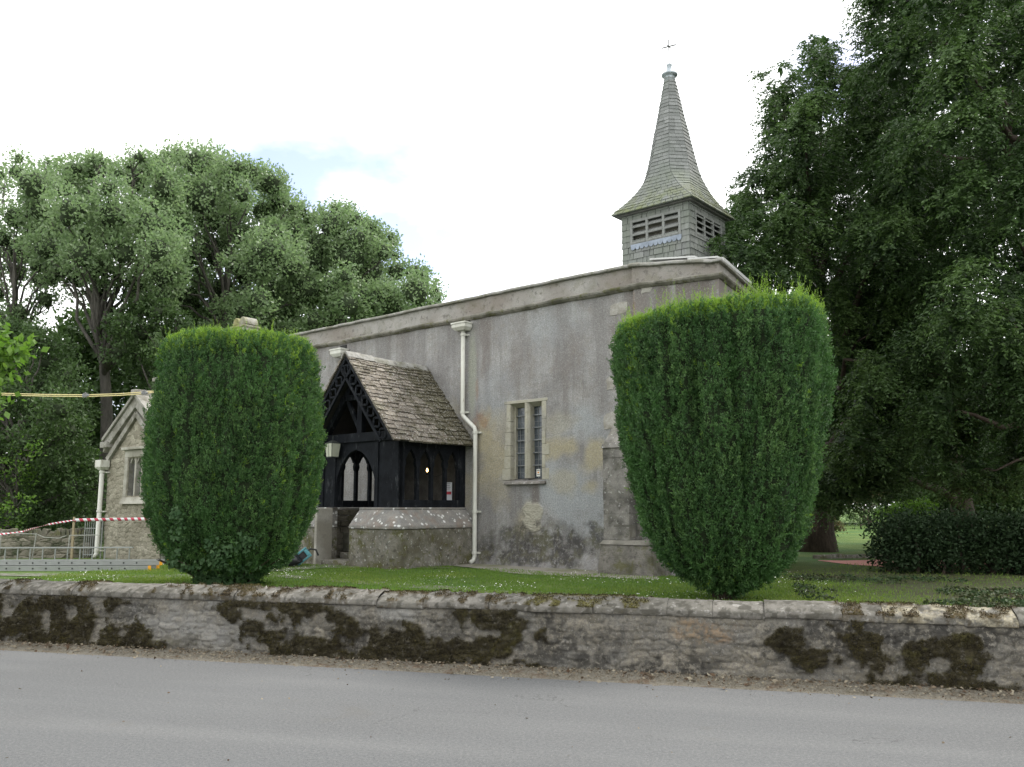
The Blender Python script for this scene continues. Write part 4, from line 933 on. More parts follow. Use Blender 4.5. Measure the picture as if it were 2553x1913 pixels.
for i in range(nr):
    z0_, z1_ = zbot + (ztp - zbot) * i / nr, zbot + (ztp - zbot) * (i + 1) / nr
    wa, wb = arch_hw(z0_, .585, 1.62, 2.26), arch_hw(z1_, .585, 1.62, 2.26)
    for sx in (-1, 1):
        e = ax0 if sx < 0 else ax1
        T.prism([(e, FV, z0_), (pc + sx * wa, FV, z0_), (pc + sx * wa, FV + .09, z0_), (e, FV + .09, z0_)][::(1 if sx < 0 else 1)], [(e, FV, z1_), (pc + sx * wb, FV, z1_), (pc + sx * wb, FV + .09, z1_), (e, FV + .09, z1_)])
ARCH = T; T = T0
for x in (ax0, ax1 - .15): T.box(x, x + .15, FV - .03, FV + .14, 1.13, 2.42)
T.box(pc + .60, pc + .70, FV - .025, FV + .1, 1.13, 2.42); T.box(pc - .70, pc - .60, FV - .025, FV + .1, 1.13, 2.42)
T.box(ax0 - .12, ax1 + .12, FV - .05, FV + .16, 2.42, 2.60)                  # tie beam
T.box(RXp - .07, RXp + .07, FV + .0, FV + .12, 2.60, 3.36)                   # king post
T.box(RXp - .62, RXp + .62, FV - .01, FV + .13, 3.28, 3.40)                  # collar
for s in (-1, 1):
    T.bar((RXp + s * 1.12, FV + .05, 2.56), (RXp, FV + .05, 3.92), .12, .12, (0, 1, 0))
    T.bar((RXp + s * .07, FV + .06, 2.72), (RXp + s * .42, FV + .06, 3.28), .09, .07, (0, 1, 0)) if s < 0 else None
T.box(ax0, ax0 + .14, -.16, 0.02, 1.13, 2.42); T.box(ax1 - .14, ax1, -.16, .02, 1.13, 2.42)
T.box(ax0 - .02, ax0 + .14, FV, .02, 2.40, 2.55); T.box(ax1 - .14, ax1 + .02, FV, .02, 2.40, 2.55)
T.box(ax0 + .0, ax1, FV, FV + .02, 1.06, 1.13) if False else None
porch = T.build('porch', M_TIM, church, .006); ARCH.build('arch_panel', M_TIM, porch)
q = MB(); q.box(-8.1, -6.02, -.06, .02, 0, 2.5); q.build('shade_panel', stone_mat('porch_shade_stone', (.05, .045, .04), (.085, .08, .07), (.035, .032, .03), 6), porch)  # dark panel added so the inside of the porch looks shaded
# side screens: sill, head and pointed lights between mullions
for side, X0 in (('w', ax1 - .10), ('e', ax0 + .02)):
    S = MB(); v0, v1 = FV + .14, -.16
    S.box(X0 - .02, X0 + .10, v0, v1, 1.13, 1.27); S.box(X0, X0 + .08, v0, v1, 2.30, 2.42)
    nl = 4; wl_ = (v1 - v0) / nl
    for i in range(nl):
        ca, cb = v0 + wl_ * i, v0 + wl_ * (i + 1); mid = (ca + cb) / 2; hw = wl_ / 2 - .035
        for j in range(10):
            za, zc = 1.27 + (0 if j == 0 else .62) + (0 if j == 0 else (j - 1) * .41 / 9), 1.27 + .62 + j * .41 / 9
            wa, wb = (hw, hw) if j == 0 else (arch_hw(za, hw, 1.90, 2.22), arch_hw(zc, hw, 1.90, 2.22))
            if j > 0 and za < 2.03: wa -= .022 * math.sin((za - 1.9) * 25); wb -= .022 * math.sin((zc - 1.9) * 25)
            for (e, sg) in ((ca, -1), (cb, 1)):
                S.prism([(X0, e, za), (X0 + .07, e, za), (X0 + .07, mid + sg * wa, za), (X0, mid + sg * wa, za)], [(X0, e, zc), (X0 + .07, e, zc), (X0 + .07, mid + sg * wb, zc), (X0, mid + sg * wb, zc)])
    S.build('side_screen', M_TIM, porch)
# bargeboards pierced with rings
for s in (-1, 1):
    Bd = MB(); a_ = Vector((RXp, FV - .36, RZp - .10)); b_ = Vector((RXp + s * 1.36, FV - .36, RZp - .10 - 1.67)); d_ = (b_ - a_).normalized(); q_ = Vector((0, 1, 0)).cross(d_) * s; 
    if q_.z > 0: q_ = -q_
    Bd.bar(a_, b_, .05, .05, (0, 1, 0)); Bd.bar(a_ + q_ * .26, b_ + q_ * .26 - d_ * .14, .05, .045, (0, 1, 0))
    L_ = (b_ - a_).length; nR = 7
    for i in range(nR):
        c_ = a_ + d_ * (L_ * (i + .75) / nR * .93) + q_ * .13; pr_ = [c_ + (d_ * math.cos(t) + q_ * math.sin(t)) * (.095 + .016 * math.cos(4 * t)) for t in np.linspace(0, 2 * math.pi, 17)]
        Bd.tube(pr_, .024, 5, False)
    Bd.build('bargeboard', M_TIM, porch)
# roof boarding and stone tiles laid in diminishing courses
RB = MB()
for s in (-1, 1):
    ex = EXr if s > 0 else EXl
    RB.prism([(RXp, FV - .38, RZp - .12), (ex - s * .03, FV - .38, EZ - .06), (ex - s * .03, .0, EZ - .06), (RXp, .0, RZp - .12)], [(RXp, FV - .38, RZp - .05), (ex - s * .03, FV - .38, EZ), (ex - s * .03, .0, EZ), (RXp, .0, RZp - .05)])
roof = RB.build('porch_roof', plain("roof_boards", (.035, .032, .03), .9), porch)
M_TILE = MT("stone_tile"); m = M_TILE
c = m.mix(m.attr('rnd'), (.11, .095, .075), (.29, .255, .21)); c = m.mix(m.rng(m.noise(14, 5, .7), .42, .6, 0, .8), c, (.12, .10, .085))
c = m.mix(m.rng(m.noise(30, 4, .8, off=3), .55, .64, 0, .85), c, (.055, .05, .038)); gx_ = m.t.nodes.new("ShaderNodeSeparateXYZ"); m.t.links.new(m.tc.outputs['Object'], gx_.inputs[0])
c = m.mix(m.rng(m.math('ADD', m.noise(5, 6, .75, off=8), m.rng(gx_.outputs[1], -1.6, 0.0, -.06, .16)), .46, .56, 0, .9), c, m.mix(m.noise(30, 3, .7), (.035, .030, .018), (.085, .075, .035)))
c = m.mix(m.rng(m.noise(36, 4, .7, off=18), .57, .63, 0, .85), c, (.50, .50, .48)); c = m.mix(m.rng(m.noise(3.2, 5, .6, off=28), .56, .66, 0, .3), c, (.17, .165, .10))
m.col(c); m.rough(.93); m.bump(m.noise(45, 5, .7), .8, .015); M_TILE = m.m
gt = np.random.default_rng(21); V_, F_, Rn = [], [], []
for s in (-1, 1):
    ex = EXr if s > 0 else EXl; top = np.array([RXp, 0, RZp]); bot = np.array([ex, 0, EZ]); dS = bot - top; LS = np.linalg.norm(dS); dS = dS / LS; nS = np.array([-dS[2] * s, 0, dS[0] * s]); nS = nS * np.sign(nS[2])
    t = LS + .05; crs = 0
    while t > .06:
        hgt = np.interp(t / LS, [0, 1], [.075, .135]); v_ = FV - .40 - gt.random() * .1; sag = .0
        while v_ < -.02:
            wd_ = gt.uniform(.10, .30); v2 = min(v_ + wd_, -.005); va = max(v_, FV - .42) + .004; 
            if v2 - va > .03:
                lift = gt.uniform(.022, .048); dl = gt.normal(0, .010); tw = gt.normal(0, .004)
                sg = -.035 * math.sin(math.pi * min(1, max(0, (-va) / 2.2))) * (1 - .4 * t / LS)
                lo_ = top + dS * (t + dl) + np.array([0, 0, sg]); hi_ = top + dS * max(0, t - hgt * 1.6) + np.array([0, 0, sg])
                k = len(V_); ya, yb = np.array([0, va, 0]), np.array([0, v2 - .006, 0])
                V_ += [lo_ + nS * (lift + tw) + ya, lo_ + nS * (lift - tw) + yb + dS * gt.normal(0, .006), hi_ + nS * .008 + yb, hi_ + nS * .008 + ya, lo_ - nS * .005 + ya, lo_ - nS * .005 + yb, hi_ - nS * .012 + yb, hi_ - nS * .012 + ya]
                F_ += [(k, k + 1, k + 2, k + 3), (k + 4, k + 5, k + 1, k), (k + 4, k, k + 3, k + 7), (k + 1, k + 5, k + 6, k + 2)]; Rn += [gt.random()] * 8
            v_ = v2 + .001
        t -= hgt * gt.uniform(.88, 1.08); crs += 1
build_sh('roof_tiles', V_, F_, Rn, M_TILE, roof)
Rg = MB(); v_ = FV - .42
while v_ < -.05:
    L_ = random.uniform(.28, .4); e = min(v_ + L_, -.0); dz = random.uniform(-.006, .006) - .035 * math.sin(math.pi * min(1, -v_ / 2.2))
    pr_ = [(RXp + x, 0, RZp + z + dz) for x, z in ((-.13, -.10), (-.07, -.01), (-.02, .035), (.02, .035), (.07, -.01), (.13, -.10), (.1, -.12), (0, -.01), (-.1, -.12))]
    Rg.prism([(a, v_ + .004, c) for a, b, c in pr_], [(a, e - .004, c) for a, b, c in pr_]); v_ = e
Rg.build('ridge_tiles', M_PCOP, roof, .006)
# plinth walls with battered, lichen-spotted tops
M_PL = stone_mat("porch_plinth_stone", (.17, .16, .14), (.28, .26, .22), (.12, .11, .075), 7, .85, .7, 1, .5)
mp_ = MT("porch_plinth_cap"); m = mp_
c = m.mix(m.rng(m.noise(5, 5, .65), .38, .62), (.21, .205, .195), (.29, .275, .25)); c = m.mix(m.rng(m.noise(4, 4, .6, off=6), .5, .65, 0, .5), c, (.24, .165, .12)); c = m.mix(m.rng(m.noise(60, 4, .8), .45, .62, 0, .6), c, (.11, .105, .10))
vs_ = m.voro(9); c = m.mix(m.math('MULTIPLY', m.rng(m.math('ADD', vs_, m.math('MULTIPLY', m.noise(40, 3, .6), .25)), .44, .38), m.rng(m.noise(3.2, 4, .6, off=11), .44, .52)), c, (.62, .62, .60))
m.col(c); m.rough(.93); m.bump(m.noise(50, 5, .7), .8, .015); M_PLC = m.m
def plinth(pts_lo, pts_hi, inner, name):
    """outer line low/high and inner line, as open polylines swept into a battered wall"""
    q = MB(); n = len(pts_lo)
    a = [(x, y, -.12) for x, y in pts_lo] + [(x, y, -.12) for x, y in inner[::-1]]; b = [(x, y, .72) for x, y in pts_lo] + [(x, y, .72) for x, y in inner[::-1]]
    q.prism(a, b); o = q.build(name, M_PL, porch, .015)
    q = MB(); b2 = [(x, y, .725) for x, y in [( px_ + (ph[0] - px_) * -.08, py_ + (ph[1] - py_) * -.08) for (px_, py_), ph in zip(pts_lo, pts_hi)]] + [(x, y, .725) for x, y in inner[::-1]]
    b3 = [(x, y, .78) for (x, y, z) in b2]; c = [(x, y, 1.08) for x, y in pts_hi] + [(x, y, 1.08) for x, y in inner[::-1]]; c2 = [(x, y, 1.125) for x, y, z in c]
    q.prism(b2, b3); q.prism(b3, c); q.prism(c, c2); q.build('plinth_coping', M_PLC, o, .012)
plinth([(-6.86, -2.2), (-5.72, -2.2), (-5.56, -2.05), (-5.56, -.02)], [(-6.86, -1.96), (-5.88, -1.96), (-5.80, -1.90), (-5.80, -.02)], [(-6.86, -1.68), (-6.12, -1.68), (-6.12, -1.5), (-6.12, -.02)], 'plinth')
plinth([(-8.58, -.02), (-8.58, -2.05), (-8.42, -2.2), (-7.86, -2.2)], [(-8.32, -.02), (-8.32, -1.90), (-8.24, -1.96), (-7.86, -1.96)], [(-8.0, -.02), (-8.0, -1.5), (-8.0, -1.68), (-7.86, -1.68)], 'plinth')
q = MB(); q.box(-7.862, -7.79, -2.26, -1.86, -.1, 1.11); q.build('door_jamb', stone_mat("jamb_stone", (.38, .36, .32), (.44, .42, .38), (.27, .25, .21), 5, .2, 0, .4), porch, .012)
q = MB(); q.box(-7.86, -6.86, -2.12, -.02, -.1, .10); q.box(-7.86, -6.86, -1.6, -.02, .10, .22); q.build('step', M_PL, porch, .012)
q = MB(); q.box(-8.0, -7.69, -1.45, -.02, .22, .62); q.build('bench', stone_mat('bench_stone', (.09, .085, .07), (.19, .175, .145), (.05, .05, .035), 9, .7, .2, 1), porch, .02)
q = MB()
for zr in range(9):
    v_ = -1.64
    while v_ < -.1:
        w_ = random.uniform(.12, .34); v2 = min(v_ + w_, -.04); q.box(-8.0, -7.965 + random.uniform(-.012, .015), v_ + .008, v2 - .008, .02 + zr * .118 + .006, .02 + (zr + 1) * .118 - .006); v_ = v2 + .001
q.build('inner_rubble', stone_mat('inner_rubble', (.10, .09, .07), (.20, .18, .145), (.06, .055, .04), 6, .5, .2, 1), porch, .008)
# church door within
q = MB(); n_ = 14
for i in range(n_):
    z0_, z1_ = .22 + 1.95 * i / n_, .22 + 1.95 * (i + 1) / n_; wa, wb = arch_hw(z0_, .55, 1.5, 2.17), arch_hw(z1_, .55, 1.5, 2.17)
    q.prism([(RXp - wa, -.03, z0_), (RXp + wa, -.03, z0_), (RXp + wa, .01, z0_), (RXp - wa, .01, z0_)], [(RXp - wb, -.03, z1_), (RXp + wb, -.03, z1_), (RXp + wb, .01, z1_), (RXp - wb, .01, z1_)])
q.build('church_door', plain("dark_oak_door", (.02, .016, .013), .7), church)

# lantern hanging from the tie beam
lx, lv, lz = -7.66, FV - .17, 2.14
l0 = W(lx, lv, lz)
lan = thing('hanging_lantern', 'square glazed lantern hanging from the tie beam of the timber porch', 'lantern', tuple(l0), ROT)
q = MB(); q.prism([(-.115, -.115, .27), (.115, -.115, .27), (.115, .115, .27), (-.115, .115, .27)], [(-.03, -.03, .33), (.03, -.03, .33), (.03, .03, .33), (-.03, .03, .33)])
for sx in (-1, 1):
    for sy in (-1, 1): q.bar((sx * .085, sy * .085, 0), (sx * .11, sy * .11, .27), .012, .012)
q.box(-.09, .09, -.09, .09, -.012, .0); q.bar((0, -.09, 0), (0, -.11, .27), .008, .008); q.tube([(0, 0, .33), (0, 0, .43), (0, .1, .44), (0, .17, .40)], .007, 6)
q.build('lantern_frame', plain("lantern_metal", (.05, .055, .05), .5, .3), lan)
q = MB()
for k in range(4):
    t = k * math.pi / 2; Mz = Matrix.Rotation(t, 4, 'Z'); vs = [Mz @ Vector(p_) for p_ in ((-.083, -.088, .004), (.083, -.088, .004), (.106, -.112, .266), (-.106, -.112, .266))]; q.add(vs, [(0, 1, 2, 3)])
q.build('lantern_glass', plain("frosted_glass", (.44, .45, .36), .35, var=.12, sc=6), lan)
# lit lamp inside
lp = W(*(lambda r: (r[0], -.55, r[1]))(wallpt(1065, 1173, -.55)))
lamp = thing('porch_lamp', 'small glowing flame lamp inside the dark timber porch', 'lamp', tuple(lp), ROT)
q = MB(); q.lathe((0, 0, -.035), [(.004, 0), (.016, .015), (.02, .032), (.014, .055), (.003, .08)], 10)
mf = MT("lamp_flame"); mf.b.inputs['Emission Color'].default_value = (1, .62, .22, 1); mf.b.inputs['Emission Strength'].default_value = 9; mf.col((1, .6, .3)); q.build('flame', mf.m, lamp, 0, True)
q = MB(); q.lathe((0, 0, -.09), [(.02, 0), (.026, .01), (.012, .03), (.012, .055)], 10); q.tube([(0, 0, -.085), (0, .25, -.12), (0, .52, -.05)], .006, 6); q.build('lamp_holder', M_TIM, lamp)
# notice pinned up inside
Xp, Zp = wallpt(1118, 1226, -.10); q = MB(); q.box(-.10, .10, -.003, .003, -.19, .19)
pn = W(Xp, -.10, Zp); notice = q.build('paper_notice', plain("notice_paper", (.62, .64, .68), .7, var=.04), None, loc=None); notice.location = pn; notice.rotation_euler = (0, 0, ROT)
tag(notice, 'white paper notice with a red block hanging inside the porch beside the wall', 'notice')
q = MB(); q.box(-.085, .085, -.006, -.003, -.06, .0); q.build('red_block', plain("notice_red", (.45, .05, .07), .7), notice)
q = MB()
for k in range(4): q.box(-.08, .06 - .02 * (k % 2), -.006, -.003, .155 - k * .036, .168 - k * .036)
q.build('print_lines', plain("notice_print", (.22, .22, .26), .8), notice)
# sticker in the window's corner
Xs, Zs = wallpt(1342, 1179, .16); sp_ = W(Xs, .165, Zs); q = MB(); q.box(-.045, .045, -.003, .003, -.07, .07)
stk_ = q.build('window_sticker', plain("sticker_white", (.72, .72, .68), .6, var=.03)); stk_.location = sp_; stk_.rotation_euler = (0, 0, ROT); tag(stk_, 'small white sticker with orange mark in the lower corner of the two-light window', 'sticker')
q = MB(); q.prism([(.022 * math.cos(t), -.006, .005 + .017 * math.sin(t)) for t in np.linspace(0, 2 * math.pi, 12, False)][::-1], [(.022 * math.cos(t), -.0032, .005 + .017 * math.sin(t)) for t in np.linspace(0, 2 * math.pi, 12, False)][::-1]); q.build('orange_mark', plain("sticker_orange", (.75, .30, .06), .6), stk_)
M_INK = plain('sticker_ink', (.05, .05, .05), .7)
for z in (.045, -.036): q = MB(); q.box(-.032, .032, -.006, -.0032, z - .006, z + .006); q.build('sticker_print', M_INK, stk_)

# ---------------- vestry, its gable towards the road
vx0, vx1, vv = -13.36, -10.84, -3.86
vest = thing('vestry', 'small rubble stone vestry with coped gable, white downpipe and mullioned window', 'building', (O[0], O[1], G), ROT)
nx_, nz2 = 260, 330
xx, zz = np.meshgrid(np.linspace(vx0, vx1, nx_), np.linspace(-.1, 3.5, nz2))
h, idn = rubble(xx - vx0, zz, .10, 33, wmin=.10, wmax=.24, relief=.03, seam=.028)
P = np.stack([xx, vv - h - .012 * (fbm(np.stack([xx * 14, zz * 14, xx * 0], -1), 3, 1) - .5), zz], -1).reshape(-1, 3)
idx = np.arange(nx_ * nz2).reshape(nz2, nx_); fq = np.stack([idx[:-1, :-1], idx[:-1, 1:], idx[1:, 1:], idx[1:, :-1]], -1).reshape(-1, 4); cen = P[fq].mean(1)
vr = (vx0 + vx1) / 2; gz = lambda x: 2.55 + (1 - abs(x - vr) / 1.26) * .98
VW = (-12.42, -11.55, 1.36, 2.22)
ok = cen[:, 2] < 2.52 + (1 - np.abs(cen[:, 0] - vr) / 1.26) * .90
ok &= ~((cen[:, 0] > VW[0] + .02) & (cen[:, 0] < VW[1] - .02) & (cen[:, 2] > VW[2] + .02) & (cen[:, 2] < VW[3] - .02))
m = MT("vestry_rubble"); c = m.mix(m.attr('rnd'), (.22, .20, .15), (.42, .39, .31)); c = m.mix(m.rng(m.noise(2, 4, .6), .42, .65, 0, .7), c, (.24, .215, .16)); c = m.mix(m.rng(m.noise(40, 5, .75), .42, .64, 0, .6), c, (.13, .125, .105))
m.col(c); m.rough(.95); m.bump(m.noise(60, 5, .7), .8, .02); M_VR = m.m
mesh_np('gable_wall', P, fq[ok], M_VR, vest, rnd=idn.ravel(), smooth=True)
q = MB(); pent = [(vx0 + .01, -.1), (vx1, -.1), (vx1, 2.5), (vr, 3.42), (vx0 + .01, 2.5)]
q.prism([(x, vv + .16, z) for x, z in pent][::-1], [(x, vv + .5, z) for x, z in pent][::-1])
q.box(vx0, vx0 + .3, vv + .5, -.02, -.1, 2.5); q.box(vx1 - .3, vx1, vv + .5, -.02, -.1, 2.5)
for (a, b, c_, d) in ((vx0, VW[0] + .03, -.1, 2.5), (VW[1] - .03, vx1, -.1, 2.5), (VW[0], VW[1], -.1, VW[2]), (VW[0], VW[1], VW[3], 2.5)): q.box(a, b, vv + .005, vv + .16, c_, d)
q.build('side_walls', M_CORE, vest)
M_VC = stone_mat("vestry_dressed", (.40, .385, .33), (.47, .45, .40), (.28, .265, .22), 6, .25, .1, .5); M_VC2 = stone_mat("vestry_coping", (.30, .29, .26), (.38, .365, .33), (.17, .16, .13), 8, .6, .2, .7)
q = MB(); q.prism([(x, vv + .0, z) for x, z in ((VW[0] + .02, VW[3] - .02),)] * 0 or [(0, 0, -9)] * 3, [(0, 0, -9.1)] * 3) if False else None
q = MB()
for s in (-1, 1):                            # raking coping in two steps: a slab over a deep moulded band
    e = vx0 - .12 if s < 0 else vx1 + .12
    for (o1, o2, za, zb_, back) in ((-.16, .0, .10, .19, .34), (-.11, .0, -.14, .10, .0),):
        q.prism([(e, vv + o1, 2.50 + za), (vr, vv + o1, 3.50 + za - .05), (vr, vv + .35, 3.50 + za - .05), (e, vv + .35, 2.50 + za)][::s], [(e, vv + o1, 2.50 + zb_), (vr, vv + o1, 3.50 + zb_ - .05), (vr, vv + .35, 3.50 + zb_ - .05), (e, vv + .35, 2.50 + zb_)][::s])
q.box(vx0 - .16, vx0 + .16, vv - .17, vv + .4, 2.47, 2.60); q.box(vx1 - .16, vx1 + .16, vv - .17, vv + .4, 2.47, 2.60)
q.box(vr - .09, vr + .09, vv - .18, vv + .3, 3.55, 3.70)
q.build('gable_coping', M_VC2, vest, .012)
q = MB()
for s in (-1, 1):
    e = vx0 + .02 if s < 0 else vx1 - .02; q.bar((vr, vv - .05, 3.17), (e, vv - .05, 2.20), .12, .07, (0, 1, 0))
q.build('moulding', M_VC2, vest)
q = MB()
for (x, z, a_, b_) in ((vx0 + .0, .4, .26, .2), (vx0, .75, .18, .2), (vx0, 1.2, .28, .22), (vx0, 1.7, .18, .2), (vx0, 2.1, .28, .2)): q.box(x - .012, x + a_, vv - .035, vv + .1, z, z + b_)

q = MB()
q.box(VW[0] - .14, VW[0], vv - .04, vv + .12, VW[2] - .02, VW[3] + .0); q.box(VW[1], VW[1] + .14, vv - .04, vv + .12, VW[2] - .02, VW[3]); q.box(VW[0] - .14, VW[1] + .14, vv - .04, vv + .12, VW[3], VW[3] + .16)
q.prism([(VW[0] - .17, vv - .10, VW[2] - .16), (VW[1] + .17, vv - .10, VW[2] - .16), (VW[1] + .17, vv + .12, VW[2] - .16), (VW[0] - .17, vv + .12, VW[2] - .16)], [(VW[0] - .14, vv - .05, VW[2] - .02), (VW[1] + .14, vv - .05, VW[2] - .02), (VW[1] + .14, vv + .12, VW[2] + .02), (VW[0] - .14, vv + .12, VW[2] + .02)])
q.box(VW[0] - .20, VW[1] + .20, vv - .11, vv + .0, VW[3] + .16, VW[3] + .22)
wf_ = q.build('window_surround', M_VC, vest, .01)
q = MB(); nm = 3
for k in range(1, nm): x = VW[0] + (VW[1] - VW[0]) * k / nm; q.box(x - .035, x + .035, vv + .0, vv + .12, VW[2], VW[3])
for k in range(nm):
    xa_, xb_ = VW[0] + (VW[1] - VW[0]) * k / nm, VW[0] + (VW[1] - VW[0]) * (k + 1) / nm
    for s, e in ((-1, xa_), (1, xb_)): q.prism([(e, vv + .02, VW[3] - .16), (e - s * .04, vv + .02, VW[3] - .13), (e - s * .04, vv + .1, VW[3] - .13), (e, vv + .1, VW[3] - .16)], [(e, vv + .02, VW[3]), (e - s * .15, vv + .02, VW[3]), (e - s * .15, vv + .1, VW[3]), (e, vv + .1, VW[3])])
q.build('mullion', M_VC, wf_); q = MB(); q.box(VW[0], VW[1], vv + .10, vv + .11, VW[2], VW[3]); q.build('window_pane', M_GLASS, wf_)
# stone-slated roof, chimney
q = MB(); 
for s in (-1, 1):
    e = vx0 - .05 if s < 0 else vx1 + .05; q.prism([(e, vv + .34, 2.45), (vr, vv + .34, 3.42), (vr, -.02, 3.42), (e, -.02, 2.45)][::s], [(e, vv + .34, 2.53), (vr, vv + .34, 3.50), (vr, -.02, 3.50), (e, -.02, 2.53)][::s])
q.build('vestry_roof', M_PCOP, vest)
cp = at(612, 818, 22.0); cl_ = cp - O; ccx, ccv = float(np.dot(cl_, U)), float(np.dot(cl_, V))
chz = cp[2] - G
q = MB(); q.box(ccx - .27, ccx + .27, ccv - .22, ccv + .22, 2.2, chz + .0); chim = q.build('chimney', M_VC, vest, .02)
q = MB(); q.box(ccx - .31, ccx + .31, ccv - .26, ccv + .26, chz - .03, chz + .03)
for k in (-1, 1):
    pr_ = [(ccx + k * .145 + .135 * math.cos(t), chz + .05 + .20 * math.sin(t) ** .8) for t in np.linspace(0, math.pi, 12)]
    q.prism([(x, ccv - .2, z) for x, z in pr_][::-1], [(x, ccv + .2, z) for x, z in pr_][::-1])
q.build('chimney_cap', stone_mat("chimney_cap", (.30, .29, .25), (.38, .37, .32), (.26, .25, .10), 6, .3, .5, .6), chim, .015)
p = MB(); xa_ = vx0 - .02; p.tube([(xa_, vv - .14, 1.98), (xa_, vv - .14, .10), (xa_, vv - .2, .02)], .05, 12); vp = p.build('downpipe', M_PIPE, vest, 0, True)
p = MB()
for z in (1.02, .15, 1.9): p = MB(); p.lathe((xa_, vv - .14, z), [(.062, 0), (.062, .05)], 12); p.box(xa_ - .1, xa_ + .1, vv - .095, vv - .0, z, z + .03); p.build('pipe_collar', M_PIPE, vp)
p = MB(); p.prism([(xa_ - .08, vv - .2, 1.97), (xa_ + .08, vv - .2, 1.97), (xa_ + .08, vv - .04, 1.97), (xa_ - .08, vv - .04, 1.97)], [(xa_ - .14, vv - .25, 2.03), (xa_ + .14, vv - .25, 2.03), (xa_ + .14, vv - .04, 2.03), (xa_ - .14, vv - .04, 2.03)]); p.box(xa_ - .14, xa_ + .14, vv - .25, vv - .04, 2.03, 2.19); p.build('hopper', M_PIPE, vp, .004)
# lower chancel end beyond, its kneeler just showing past the clipped yew
kp = at(388, 950, 24.5); kl = kp - O; kx, kv, kz = float(np.dot(kl, U)), float(np.dot(kl, V)), kp[2] - G
q = MB(); q.box(kx + .05, -13.4, kv + .1, kv + 4.5, -.1, kz - .1); ch_ = q.build('chancel', M_CASTP, church)
q = MB(); q.box(kx - .12, kx + .35, kv - .05, kv + .6, kz - .02, kz + .09); q.box(kx - .03, kx + .3, kv + .0, kv + .5, kz - .22, kz - .02); q.build('kneeler', M_VC2, ch_, .015)

